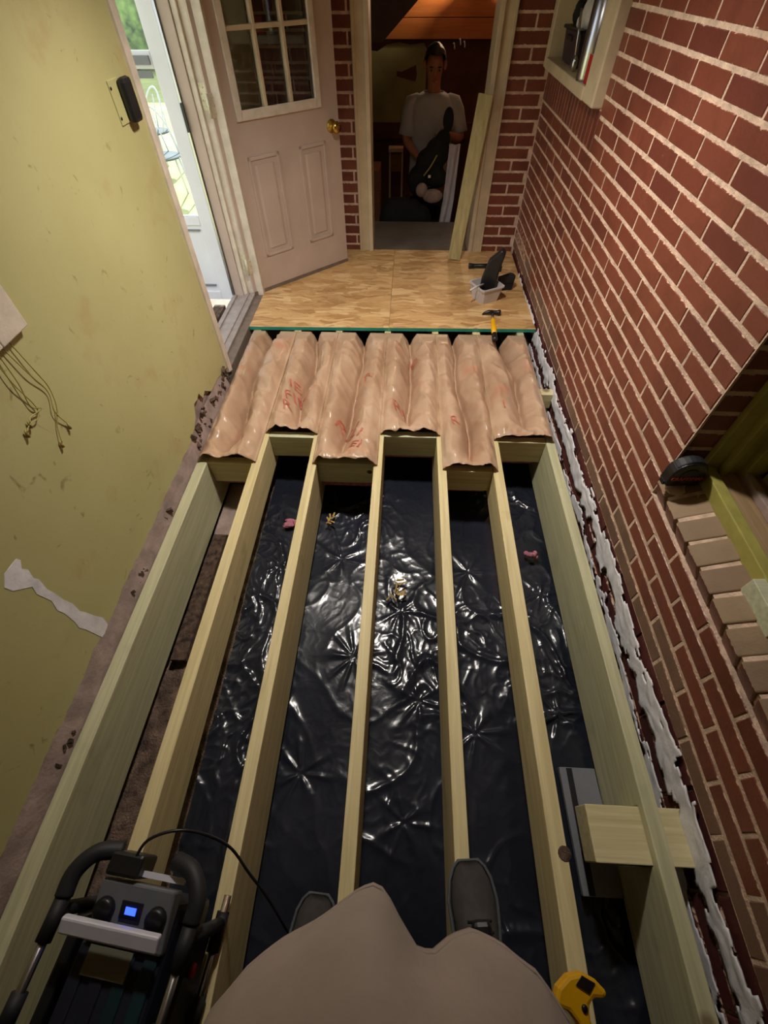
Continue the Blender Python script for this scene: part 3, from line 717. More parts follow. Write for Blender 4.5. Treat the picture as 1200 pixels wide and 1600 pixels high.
# ------------------------------------------------------------------ left wall fittings
sw = thing('light_switch', 'black light switch on a pale plate beside the storm door opening', 'switch', (LX, 1.87, 1.05))
put('plate', MB().box(0, .004, -.06, .01, .012, .118), 'green', sw, True, bevel=.002)
put('switch_body', MB().box(.005, .032, -.012, .050, .008, .118), 'black', sw, True, bevel=.012)
put('screw', MB().tube([(.004, -.055, .1), (.0065, -.055, .1)], .004, 8), 'dksteel', sw, True)
put('screw', MB().tube([(.004, -.055, .03), (.0065, -.055, .03)], .004, 8), 'dksteel', sw, True)
w3 = thing('window_3', 'cream window casing with blind cords on the green wall', None, (LX, .97, .85), kind='structure')
put('side_casing', MB().box(0, .02, -.1, 0, 0, 1.0), 'cream_dirty', w3, True, bevel=.003)
put('side_casing', MB().box(0, .02, -.95, -.85, 0, 1.0), 'cream_dirty', w3, True, bevel=.003)
put('bottom_casing', MB().box(0, .019, -.85, -.1, 0, .1), 'cream_dirty', w3, True, bevel=.003)
put('head_casing', MB().box(0, .019, -.85, -.1, .9, 1.0), 'cream_dirty', w3, True, bevel=.003)
for i in range(24): put('blind_slat', MB().box(-.002, .002, -.85, -.1, -.014, .018, (0, .5, 0), (.008, 0, .12+i*.033)), 'ceil', w3, True)
cords = [[(.876, .85), (.89, .77), (.91, .70), (.885, .655), (.90, .60)], [(.903, .85), (.912, .76), (.921, .705), (.90, .66), (.865, .62), (.842, .585)], [(.857, .85), (.848, .77), (.838, .71), (.857, .688), (.82, .692), (.803, .688)], [(.84, .85), (.835, .78), (.85, .70), (.83, .68), (.80, .682), (.779, .678)]]
def smooth(pts, n=6):
    out = []
    for i in range(len(pts)-1):
        p0, p1, p2, p3 = [Vector(pts[max(0, min(len(pts)-1, j))]) for j in (i-1, i, i+1, i+2)]
        for k in range(n):
            t = k/n; out.append(.5*((2*p1)+(-p0+p2)*t+(2*p0-5*p1+4*p2-p3)*t*t+(-p0+3*p1-3*p2+p3)*t**3))
    out.append(Vector(pts[-1])); return out
for i, c in enumerate(cords):
    mb = MB().tube(smooth([(LX+.006+.004*(j % 2), y, z) for j, (y, z) in enumerate(c)]), .0014, 6)
    o = put('blind_cord', mb, 'sage', w3)
    e = c[-1]; put('tassel', MB().tube([(LX+.006, e[0], e[1]+.004), (LX+.006, e[0]-.004, e[1]-.014)], [.002, .005], 8), 'straw' if i % 2 else 'sage', o)

# ------------------------------------------------------------------ upper right window with things on its ledge
w1 = thing('window_1', 'cream framed opening high in the brick wall', None, (WX, 2.47, 1.0), kind='structure')
cx0, cx1 = -.045, .0
put('casing', MB().box(cx0, cx1+.06, 0, .165, 0, .95), 'cream', w1, True, bevel=.006)
put('casing', MB().box(cx0, cx1+.06, 1.04, 1.11, 0, .95), 'cream', w1, True, bevel=.006)
put('ledge', MB().box(cx0-.005, .24, .165, 1.04, -.0, .045), 'cream', w1, True, bevel=.005)
put('head_casing', MB().box(cx0, .06, .165, 1.04, .88, .95), 'cream', w1, True, bevel=.005)
put('pane_back', MB().box(.21, .22, .1, 1.1, 0, .95), 'sage', w1, True)['label'] = 'olive board closing the opening at the back'
LZ = 1.045
bin_ = thing('storage_bin', 'dark purple plastic bin stuffed with bags on the upper window ledge', 'bin', (WX+.055, 3.24, LZ))
put('bin_body', MB().prism([(-.05, 0), (.05, 0), (.065, .13), (-.065, .13)], 'y', -.15, .14), 'purple', bin_, True, bevel=.012)
put('rim', MB().box(-.072, .072, -.165, .155, .118, .132), 'black', bin_, True, bevel=.005)
put('handle_slot', MB().box(-.069, -.062, -.05, .05, .085, .105), 'black', bin_, True, bevel=.003)
tag(put('plastic_bag', MB().ball((WX+.05, 3.14, LZ+.18), (.05, .075, .065), 12, 8).ball((WX+.06, 3.12, LZ+.235), (.03, .045, .045), 10, 7).ball((WX+.04, 3.18, LZ+.15), (.05, .06, .04), 10, 7), 'whitebag'), 'crumpled white plastic bag poking out of the purple bin', 'bag')
tag(put('cloth_ball', MB().ball((WX+.05, 3.33, LZ+.165), (.05, .055, .045), 12, 8).ball((WX+.03, 3.31, LZ+.19), (.03, .035, .03), 10, 7), 'blackcloth'), 'dark rolled cloth on the purple bin', 'cloth')
sp = thing('utensil', 'long grey ladle hanging down over the purple bin', 'ladle', (WX-.018, 3.03, LZ))
put('handle', MB().tube([(-.012, .03, .20), (-.006, .0, .12), (0, -.012, .045)], .006, 8), 'steel', sp, True)
put('bowl', MB().ball((0, -.016, .03), (.016, .024, .03), 12, 8), 'steel', sp, True)
tb = thing('foil_tube', 'shiny silver tube standing on the upper window ledge', 'tube', (WX+.0, 2.78, LZ))
put('tube_body', MB().lathe([(.052, 0), (.055, .01), (.055, .30), (.049, .305), (.055, .31), (.055, .80)], 24), 'steel', tb, True)
put('end_ring', MB().lathe([(.057, .29), (.059, .30), (.059, .315), (.057, .32)], 24), 'dksteel', tb, True)
tag(put('red_box', MB().box(WX-.035, WX+.005, 2.655, 2.72, LZ, LZ+.09), 'red', bevel=.003), 'small red box beside the silver tube', 'box')

# ------------------------------------------------------------------ lower right window opening
w2 = thing('window_2', 'olive painted window frame in the lower brick opening', None, (.86, .92, .5), kind='structure')
pf = [(.865, .905), (.905, .905), (.905, .885), (.925, .885), (.925, .895), (.955, .895), (.955, .87), (1.01, .87), (1.01, .96), (.865, .96)]
put('side_frame', MB().prism(pf, 'z', .44, 1.72), 'sage', w2, bevel=.002)
put('sill_nosing', MB().box(.862, .895, -.42, .905, .452, .50), 'sage', w2, bevel=.003)
put('sill_board', MB().box(.895, .985, -.42, .90, .452, .488), 'rawwood', w2, bevel=.002)
put('stop_strip', MB().box(.955, .975, -.42, .87, .488, .512), 'mauve', w2, bevel=.002)
put('inner_board', MB().box(.985, 1.03, -.42, .87, .452, .50), 'rawwood', w2, bevel=.002)
put('sash_block', MB().box(1.0, 1.03, .70, .86, .5, .60), 'sage', w2, bevel=.003)
put('side_frame', MB().prism([(a, -.83-.0+(1.33-b)) if False else (a, .5-b) for a, b in pf], 'z', .44, 1.72), 'sage', w2, bevel=.002)
put('pane', MB().box(1.006, 1.009, -.42, .87, .5, 1.72), 'glass', w2)
struct('wall_outer', MB().box(1.25, 1.3, -1.2, 1.6, -.3, 2.0).box(1.0, 1.3, 1.55, 1.6, -.3, 2.0).box(1.0, 1.3, -1.2, -1.15, -.3, 2.0).box(1.0, 1.3, -1.2, 1.6, 1.95, 2.0).box(1.0, 1.3, -1.2, 1.6, -.3, -.25), 'soffit', 'dark space behind the lower window')
put('nail', MB().tube([(.843, .83, .452), (.845, .835, .46)], .0016, 6), 'straw', w2)
tag(put('wood_block', MB().prism([(.835, .445), (.90, .452), (.90, .50), (.835, .495)], 'y', .42, .545), 'pine_block', bevel=.002), 'pale green wood offcut lying on the brick sill', 'wood block')
tm = thing('tape_measure', 'black tape measure with red CRAFTSMAN lettering on the brick sill', 'tape measure', (.802, .880, .462), (0, 0, math.radians(4)))
pts = []
for a in range(0, 181, 15): pts.append((math.cos(math.radians(a))*.049, .042+.046*math.sin(math.radians(a))))
pts += [(-.049, .006), (-.042, 0), (.044, 0), (.049, .006)]
put('case', MB().prism(pts, 'y', -.019, .019), 'black', tm, True, bevel=.006)
put('grip', MB().prism([(q[0]*1.02, .043+(q[1]-.042)*1.06) for q in pts[2:11]], 'y', -.014, .014), 'rubber', tm, True, bevel=.004)
put('face_ring', MB().lathe([(.026, 0), (.026, .002), (.023, .0025)], 20, (0, -.0185, .042), Euler((PI/2, 0, 0)).to_matrix()), 'rubber', tm, True)
put('hook', MB().box(-.052, -.044, -.01, .01, .0, .012), 'dksteel', tm, True)
cu = bpy.data.curves.new('lettering', 'FONT'); cu.body = 'CRAFTSMAN'; cu.size = .0165; cu.align_x = 'CENTER'; cu.extrude = .0004
to = bpy.data.objects.new('lettering_c', cu); COL.objects.link(to); bpy.context.view_layer.update()
me = bpy.data.meshes.new_from_object(to.evaluated_get(bpy.context.evaluated_depsgraph_get())); bpy.data.objects.remove(to)
to = bpy.data.objects.new('lettering', me); COL.objects.link(to); me.materials.append(M['redtext']); to.parent = tm; to.location = (0, -.0220, .028); to.rotation_euler = (PI/2, 0, 0); to['label'] = 'red lettering reading CRAFTSMAN'

# ------------------------------------------------------------------ leaning board, tools on the subfloor
bd = thing('leaning_board', 'pale treated board leaning in the inner doorway against the casing', 'board', (.335, 3.50, .022))
# foot at (.31-.38), head against casing
f0, f1 = Vector((.307, 3.455, .022)), Vector((.398, 3.565, .885))
ax = (f1-f0).normalized(); wv = Vector((1, -.15, -.12)); wv = (wv-ax*wv.dot(ax)).normalized(); tv = ax.cross(wv).normalized()
w_, t_ = .088, .034
vv = [f0+wv*a*w_+tv*(-b)*t_ + ax*c*(f1-f0).length for c in (0, 1) for b in (0, 1) for a in (0, 1)]
zmin = min(q.z for q in vv); vv = [q+Vector((0, 0, .0225-zmin)) for q in vv]
mb = MB().add(vv, [(0, 2, 3, 1), (4, 5, 7, 6), (0, 1, 5, 4), (2, 6, 7, 3), (0, 4, 6, 2), (1, 3, 7, 5)])
bpy.data.objects.remove(bd)
tag(put('leaning_board', mb, 'pine_z', bevel=.003), 'pale treated board leaning in the inner doorway against the right casing', 'board')

hm = thing('claw_hammer', 'claw hammer with yellow handle lying over the teal subfloor edge', 'hammer', (.533, 2.50, .022), (0, 0, math.radians(-2)))
put('head', MB().tube([(.006, .15, .018), (.03, .15, .018), (.036, .15, .018), (.052, .15, .018)], [.011, .011, .015, .015], 12).tube([(.006, .15, .018), (-.02, .15, .02), (-.045, .148, .012), (-.058, .145, .004)], [.012, .011, .008, .004], 10), 'dksteel', hm, True)
put('neck', MB().tube([(0, .15, .018), (0, .06, .018)], [.009, .008], 10), 'steel', hm, True)
put('grip', MB().tube([(0, .075, .016), (0, .05, .016), (-.002, -.02, .017), (-.004, -.10, .016)], [.010, .014, .016, .015], 12), 'yellow', hm, True)
put('grip_end', MB().tube([(-.004, -.10, .016), (-.005, -.15, .016), (-.005, -.165, .016)], [.0155, .017, .012], 12), 'black', hm, True)
tub = thing('plastic_tub', 'small clear grey plastic tub standing on the subfloor', 'tub', (.515, 2.86, .022), (0, 0, math.radians(28)))
tp = MB()
def ring(s, z, c=.012): return [(-s+c, -s, z), (s-c, -s, z), (s, -s+c, z), (s, s-c, z), (s-c, s, z), (-s+c, s, z), (-s, s-c, z), (-s, -s+c, z)]
rings = [ring(.062, 0), ring(.078, .085), ring(.084, .088), ring(.084, .096), ring(.075, .096), ring(.060, .006)]
tp.add([q for r_ in rings for q in r_], [(i*8+k, i*8+(k+1) % 8, (i+1)*8+(k+1) % 8, (i+1)*8+k) for i in range(5) for k in range(8)] + [tuple(range(7, -1, -1)), tuple(range(40, 48))])
put('tub_body', tp, 'tub', tub, True)
st = MB().tube([(-.05, -.04, .035), (-.10, -.13, .115)], .006, 8)
tag(put('white_stick', MB().tube([(.49, 2.838, .122), (.44, 2.79, .128), (.400, 2.752, .122)], .006, 8), 'whitebag'), 'white stick poking over the rim of the grey tub', 'stick')
ng = thing('power_tool', 'black power tool standing in the grey tub', 'power tool', (.525, 2.875, .03), (0, 0, math.radians(-15)))
put('body', MB().prism([(-.05, .03), (.045, .02), (.055, .16), (.075, .27), (.05, .29), (-.02, .22), (-.045, .12)], 'y', -.028, .028), 'black', ng, True, bevel=.01)
put('battery', MB().box(-.04, .04, -.036, .036, .0, .05), 'rubber', ng, True, bevel=.006)
put('trigger', MB().box(.052, .066, -.01, .01, .16, .19), 'dksteel', ng, True, bevel=.003)
pc = thing('tool_pouch', 'small black pouch beside the grey tub', 'pouch', (.655, 2.99, .022), (0, 0, math.radians(12)))
put('pouch_body', MB().prism([(-.05, 0), (.05, 0), (.06, .09), (.03, .10), (-.05, .08)], 'y', -.02, .02), 'blackcloth', pc, True, bevel=.008)
put('flap', MB().box(-.045, .052, -.024, -.019, .05, .09), 'rubber', pc, True, bevel=.003)
fl = thing('flashlight', 'black torch lying on the subfloor behind the tub', 'torch', (.54, 3.30, .022), (0, 0, math.radians(2)))
put('barrel', MB().tube([(-.08, 0, .018), (.09, 0, .018)], .014, 12), 'black', fl, True)
put('head', MB().tube([(-.095, 0, .018), (-.085, 0, .018), (-.06, 0, .018)], [.018, .018, .014], 12), 'rubber', fl, True)

# ------------------------------------------------------------------ things down between the joists
def scrap(name, c, r, mat, label, cat, n=7):
    mb = MB(); rnd = random.Random(name+label)
    for i in range(n): mb.ball((c[0]+rnd.uniform(-1, 1)*r[0], c[1]+rnd.uniform(-1, 1)*r[1], c[2]+rnd.uniform(0, 1)*r[2]), (r[0]*.5, r[1]*.5, r[2]*.6), 8, 6)
    return tag(put(name, mb, mat), label, cat, 'pink insulation scraps')
scrap('insulation_scrap', (-.50, 1.22, -.272), (.05, .02, .012), 'pink', 'torn pink insulation scrap on the plastic near the third joist', 'insulation scrap')
scrap('insulation_scrap', (.60, 1.07, -.262), (.022, .024, .022), 'pink', 'round pink insulation tuft against the rightmost joist', 'insulation scrap')
scrap('insulation_scrap', (-.45, 1.56, -.14), (.04, .02, .012), 'pink', 'pink insulation wisp under the second blocking from the green wall', 'insulation scrap')
ch = MB()
for i in range(9): ch.box(-.018, .018, -.003, .003, 0, .002, (random.uniform(-.2, .2), random.uniform(-.2, .2), random.uniform(0, 3)), (-.005+random.uniform(-.04, .04), .88+random.uniform(-.04, .04), -.262))
tag(put('straw_wisps', ch, 'straw'), 'few bits of dry straw on the plastic right of the middle joist', 'straw', kind='stuff')
tag(put('wood_chip', MB().box(-.016, .016, -.004, .004, 0, .004, (0, .1, .2), (.02, .93, -.262)), 'straw'), 'tan wood chip on the plastic beside the straw', 'wood chip')
ch = MB()
for i in range(8): ch.box(-.012, .012, -.004, .004, 0, .002, (random.uniform(-.4, .4), random.uniform(-.2, .2), random.uniform(0, 3)), (-.32+random.uniform(-.02, .02), 1.25+random.uniform(-.03, .03), -.262))
tag(put('straw_wisps', ch, 'straw'), 'tan straw tuft close to the third joist', 'straw', kind='stuff')
tag(put('old_brick', MB().box(-.86, -.70, 1.14, 1.46, -.318, -.27), 'mauve', bevel=.006), 'flat mauve masonry slab in the bay beside the green wall', 'slab')
tag(put('old_board', MB().box(-.86, -.80, .55, 1.14, -.30, -.27), 'rot', bevel=.004), 'rotten dark board lying along the leftmost joist', 'board')
rb = MB()
for i in range(60):
    s_ = random.uniform(.004, .014)
    rb.box(-s_, s_, -s_*1.3, s_, -s_*.6, s_*.6, (random.random()*3, random.random()*3, random.random()*3), (random.uniform(-.78, -.68), random.uniform(.2, 1.1), -.30+random.uniform(0, .01)))
tag(put('rubble', rb, 'mauve'), 'loose crumbs of rubble on the soil in the left bay', 'rubble', kind='stuff')
lb = thing('grey_panel', 'flat grey painted board lying under the cross timber', 'board', (.615, .09, -.265))
put('board', MB().prism([(-.06, .16), (.055, .16), (.06, -.16), (-.055, -.16)], 'z', 0, .018), 'lcdgrey', lb, True, bevel=.002)
put('groove', MB().box(-.038, -.02, -.158, .158, .0175, .0195), 'dksteel', lb, True)

# ------------------------------------------------------------------ jobsite radio (bottom left)
rd = thing('jobsite_radio', 'black jobsite radio in a steel tube cage standing on the joists by the green wall', 'radio', (-.52, -.19, .002), (0, 0, math.radians(-6)))
put('body', MB().prism([(-.10, .02), (.10, .02), (.105, .10), (.085, .185), (-.085, .185), (-.105, .10)], 'y', -.17, .10), 'navy', rd, True, bevel=.012)
for i, x in enumerate((-.07, -.025, .02, .065)):
    put('grille_rib', MB().box(x-.014, x+.014, -.175, .02, .18, .19), 'tealpad' if i in (2, 3) else 'navy', rd, True, bevel=.004)
cs = MB().prism([(.02, .175), (.12, .19), (.12, .235), (.02, .20)], 'x', -.075, .085)
put('console', cs, 'lcdgrey', rd, True, bevel=.005)
put('screen', MB().box(-.022, .022, -.004, .024, .002, .006, (.33, 0, 0), (.005, .07, .215)), 'black', rd, True)
put('screen_light', MB().box(-.011, .011, .004, .016, .0055, .0075, (.33, 0, 0), (.005, .07, .215)), 'blue_led', rd, True)['label'] = 'glowing blue display'
for x in (-.05, .06): put('dial', MB().lathe([(.021, 0), (.02, .014), (.015, .017)], 16, (x, .075, .216), Euler((.33, 0, 0)).to_matrix()), 'black', rd, True)
put('label_panel', MB().box(-.06, .03, -.025, .018, .19, .196), 'olivepanel', rd, True)
put('handle_bar', MB().box(-.10, .10, -.014, .014, -.008, .008, (.4, 0, 0), (-.01, .045, .245)), 'silverbar', rd, True, bevel=.004)
put('rear_bar', MB().box(-.05, .06, -.005, .005, -.004, .004, (0, 0, 0), (.03, .135, .215)), 'silverbar', rd, True)
for sx in (-1, 1):
    for z, nm in ((.235, 'top'), (.02, 'low')):
        x = sx*.135
        tbm = put('cage_tube', MB().tube([(x, .11, z), (x, -.30, z)], .0085, 12), 'steel', rd, True)
        for y in (.045, -.075, -.21): put('tube_sleeve', MB().tube([(x, y+.036 if y > 0 else y+.022, z), (x, y-.032 if y > 0 else y-.022, z)], .0145, 12), 'rubber', tbm, True)
    put('cage_corner', MB().tube(smooth([(sx*.135, .08, .235), (sx*.133, .12, .238), (sx*.105, .155, .235), (sx*.06, .165, .22)]), .017, 12), 'rubber', rd, True)
    put('cage_upright', MB().tube([(sx*.135, .06, .235), (sx*.138, .06, .12), (sx*.135, .06, .012)], .013, 10), 'rubber', rd, True)
    put('side_guard', MB().prism([(-.16, .05), (.06, .05), (.05, .17), (-.12, .17)], 'x', sx*.106 if sx < 0 else .106, sx*.13 if sx < 0 else .13), 'black', rd, True, bevel=.006)
put('antenna_block', MB().box(-.07, -.0, .125, .165, .17, .245), 'black', rd, True, bevel=.006)
put('button', MB().lathe([(.012, 0), (.011, .008), (.006, .009)], 14, (.131, .0, .13), Euler((0, PI/2, 0)).to_matrix()), 'red', rd, True)['label'] = 'round red button'
_c = [Vector(q)-Vector((-.52, -.19, .002)) for q in ((-.53, -.045, .23), (-.50, .0, .26), (-.43, .02, .25), (-.36, .0, .17), (-.32, -.05, .08), (-.28, -.10, .0), (-.24, -.17, -.12), (-.22, -.22, -.25), (-.21, -.3, -.25))]
put('power_cord', MB().tube(smooth([Matrix.Rotation(math.radians(6), 3, 'Z') @ q for q in _c]), .0032, 8), 'black', rd, True)['label'] = 'thin black cord arching over the third joist'

# ------------------------------------------------------------------ people
def skin(name, J, E, root, mat, parent=None, subd=2):
    names = list(J); idx = {n: i for i, n in enumerate(names)}
    me = bpy.data.meshes.new(name); off = wloc(parent) if parent else Vector((0, 0, 0))
    me.from_pydata([tuple(Vector(J[n][0])-off) for n in names], [(idx[a], idx[b]) for a, b in E], []); me.update()
    o = bpy.data.objects.new(name, me); COL.objects.link(o)
    if parent: o.parent = parent
    sk = o.modifiers.new('skin', 'SKIN'); sk.use_smooth_shade = True
    for i, n in enumerate(names):
        r = J[n][1]; r = (r, r) if not isinstance(r, tuple) else r
        me.skin_vertices[0].data[i].radius = r; me.skin_vertices[0].data[i].use_root = (n == root)
    s_ = o.modifiers.new('sub', 'SUBSURF'); s_.levels = subd; s_.render_levels = subd
    me.materials.append(M[mat]); return o
def hand(J, E, w, fd, sd, up, tag_, curl=.5):
    """five fingers from wrist w; fd finger direction, sd towards thumb"""
    w = Vector(w); fd = Vector(fd).normalized(); sd = Vector(sd); sd = (sd-fd*sd.dot(fd)).normalized(); up = Vector(up).normalized()
    J[tag_+'palm'] = (w+fd*.045, (.034, .019)); E.append((tag_+'wrist', tag_+'palm'))
    for i, (o_, L) in enumerate(((.028, .066), (.010, .074), (-.009, .07), (-.027, .056))):
        a = w+fd*.085+sd*o_; b = a+fd*L*.5-up*L*.12*curl; c = b+fd*L*.4*(1-curl*.5)-up*L*.45*curl
        J[f'{tag_}f{i}a'] = (a, .0105); J[f'{tag_}f{i}b'] = (b, .009); J[f'{tag_}f{i}c'] = (c, .0078)
        E += [(tag_+'palm', f'{tag_}f{i}a'), (f'{tag_}f{i}a', f'{tag_}f{i}b'), (f'{tag_}f{i}b', f'{tag_}f{i}c')]
    a = w+fd*.03+sd*.035; b = a+fd*.03+sd*.022-up*.01; c = b+fd*.026+sd*.004-up*.012
    J[tag_+'ta'] = (a, .012); J[tag_+'tb'] = (b, .0105); J[tag_+'tc'] = (c, .009)
    E += [(tag_+'palm', tag_+'ta'), (tag_+'ta', tag_+'tb'), (tag_+'tb', tag_+'tc')]
def head_parts(person, c, fdir, s=1.0, hairmat='hair'):
    """eyes, nose, mouth, ears, hair around a head centre; fdir = facing"""
    c = Vector(c); f = Vector(fdir).normalized(); r = f.cross(Vector((0, 0, 1))).normalized(); u = r.cross(f)
    for k in (-1, 1):
        put('eye', MB().ball(c+f*.082*s+r*.031*k*s+u*.004, .0105*s, 10, 7), 'mauve', person)
        put('pupil', MB().ball(c+f*.0915*s+r*.031*k*s+u*.003, .0058*s, 8, 6), 'hair', person)
        put('ear', MB().ball(c+r*.078*k*s-f*.005, (.013*s, .018*s, .03*s), 10, 7), 'skin', person)
        put('brow', MB().tube([c+f*.093*s+r*.018*k*s+u*.021*s, c+f*.09*s+r*.044*k*s+u*.022*s], .004*s, 6), hairmat, person)
    put('nose', MB().tube([c+f*.09*s+u*.01, c+f*.108*s-u*.022*s, c+f*.094*s-u*.032*s], [.007*s, .013*s, .009*s], 8), 'skin', person)
    put('mouth', MB().tube([c+f*.088*s-u*.062*s-r*.024*s, c+f*.095*s-u*.06*s, c+f*.088*s-u*.062*s+r*.024*s], [.003, .0065*s, .003], 8), 'redprint', person)
    hm_ = MB()
    def hf(a, b):
        th_ = a*2*PI; ph = b*PI*.62
        d = (f*math.cos(th_)+r*math.sin(th_))*math.sin(ph)+u*math.cos(ph)
        front = max(0, math.cos(th_)); k = 1.0
        lim = PI*(.60-.31*sstep(-.3, .6, math.cos(th_)))
        ph = b*lim; d = (f*math.cos(th_)*1.04+r*math.sin(th_)*.86)*math.sin(ph)+u*math.cos(ph)*1.12
        return c+d*(.098*s+.006*fn(a*40, b*20))+u*.012*s
    hm_.grid(hf, 28, 12); put('hair', hm_, hairmat, person)
def loft(rings, closed=True):
    n = len(rings[0]); mb = MB()
    f = [(i*n+k, i*n+(k+1) % n, (i+1)*n+(k+1) % n, (i+1)*n+k) for i in range(len(rings)-1) for k in range(n)]
    mb.add([q for r_ in rings for q in r_], f, True); return mb
def torso_ring(c, rx, ry, z, n=40, mod=None):
    out = []
    for k in range(n):
        a = 2*PI*k/n; x, y = math.sin(a)*rx, math.cos(a)*ry
        dz = 0
        if mod: x, y, dz = mod(a, x, y)
        out.append(Vector((c[0]+x, c[1]+y, z+dz)))
    return out
# --- photographer
ph = thing('person', 'person in a taupe shirt and grey trousers standing on the joists, seen from above', 'person', (.05, -.25, .0))
HY = -.27
J = {'pelvis': ((.03, HY, .66), (.12, .09)), 'waist': ((.02, HY-.01, .82), (.125, .085)), 'chest': ((.01, HY-.06, 1.02), (.14, .09)), 'neckb': ((.01, HY-.10, 1.18), (.07, .06)),
     'neck': ((.01, HY-.105, 1.25), .048), 'jaw': ((.01, HY-.085, 1.315), (.055, .062)), 'head': ((.01, HY-.095, 1.38), (.075, .09)), 'crown': ((.01, HY-.105, 1.45), (.05, .06))}
E = [('pelvis', 'waist'), ('waist', 'chest'), ('chest', 'neckb'), ('neckb', 'neck'), ('neck', 'jaw'), ('jaw', 'head'), ('head', 'crown')]
for s_, nm in ((-1, 'l'), (1, 'r')):
    fx = -.172 if s_ < 0 else .215
    fz = -.072 if s_ < 0 else .05
    J[nm+'hip'] = ((.03+.085*s_, HY, .60), .085); J[nm+'knee'] = (((.03+.085*s_+fx)/2, HY+.10 if s_ > 0 else HY+.06, .33), .058); J[nm+'calf'] = ((fx*.9, HY+.06, .2), .052); J[nm+'ankle'] = ((fx, HY+.02, fz+.03), .036)
    J[nm+'toe'] = ((fx, HY+.09, fz-.012), .022)
    E += [('pelvis', nm+'hip'), (nm+'hip', nm+'knee'), (nm+'knee', nm+'calf'), (nm+'calf', nm+'ankle'), (nm+'ankle', nm+'toe')]
    J[nm+'sh'] = ((.01+.165*s_, HY-.11, 1.14), .055); J[nm+'elbow'] = ((.01+.235*s_, HY-.03, .97), .04); J[nm+'wrist'] = ((.055*s_+.02*s_, -.175, 1.30), .026)
    E += [('chest', nm+'sh'), (nm+'sh', nm+'elbow'), (nm+'elbow', nm+'wrist')]
    hand(J, E, J[nm+'wrist'][0], (-.15*s_, .40, .9), (0, -.6, .5), (-s_, 0, 0), nm, .35)
body = skin('body', J, E, 'pelvis', 'skin', ph)
head_parts(ph, (.01, HY-.09, 1.375), (0, .9, -.25))
# shirt
HP = [(-.215, -.25), (-.205, -.18), (-.194, -.148), (-.165, -.115), (-.131, -.092), (-.08, -.064), (-.04, -.042), (-.018, -.036), (-.002, -.046), (.015, -.07), (.035, -.092), (.055, -.092), (.08, -.080), (.107, -.073), (.14, -.082), (.172, -.1), (.2, -.135), (.215, -.19), (.22, -.25)]
def hem_y(x):
    for (x0, y0), (x1, y1) in zip(HP, HP[1:]):
        if x0 <= x <= x1: return y0+(y1-y0)*(x-x0)/(x1-x0)
    return -.25
def shirt_ring(z, rx, ry, cy, w_, lift=0, grow=0):
    out = []
    for k in range(120):
        a = 2*PI*k/120; x, y = math.sin(a)*rx, cy+math.cos(a)*ry; c = math.cos(a); dz = 0
        if c > 0:
            t = sstep(0, .25, c)*w_; y = y+(hem_y(x)-y)*t
            dz = (.05*math.exp(-((x-.045)/.028)**2) + .05*sstep(.10, .2, abs(x)))*lift
        out.append(Vector((.005+x, y+.004*fn(a*3, z*8)+grow*c, z+dz)))
    return out
rings = [shirt_ring(*q) for q in [(.612, .212, .165, HY+.005, 1.0, 1), (.624, .212, .166, HY+.005, 1.0, 1), (.66, .21, .163, HY+.0, .88, .6), (.72, .206, .155, HY-.005, .6, .2), (.80, .202, .142, HY-.01, .25), (.92, .197, .125, HY-.03, 0), (1.04, .195, .115, HY-.065, 0), (1.12, .18, .10, HY-.09, 0), (1.18, .12, .082, HY-.10, 0), (1.205, .075, .066, HY-.102, 0)]]
sh = put('shirt', loft(rings), 'shirt', ph)
so = sh.modifiers.new('solid', 'SOLIDIFY'); so.thickness = .003
put('hem_stitch', MB().tube([q+Vector((0, 0, .012)) for q in shirt_ring(.624, .2125, .1665, HY+.005, .99, 1, .0015)], .0016, 6, closed=True), 'shirt', sh)
for s_, nm in ((-1, 'l'), (1, 'r')):
    a, b = Vector(J[nm+'sh'][0]), Vector(J[nm+'elbow'][0]); q = a.lerp(b, .75)
    put('sleeve', MB().tube([a+Vector((-.06*s_, 0, .02)), a, a.lerp(b, .4), q], [.06, .075, .07, .072], 14), 'shirt', sh)
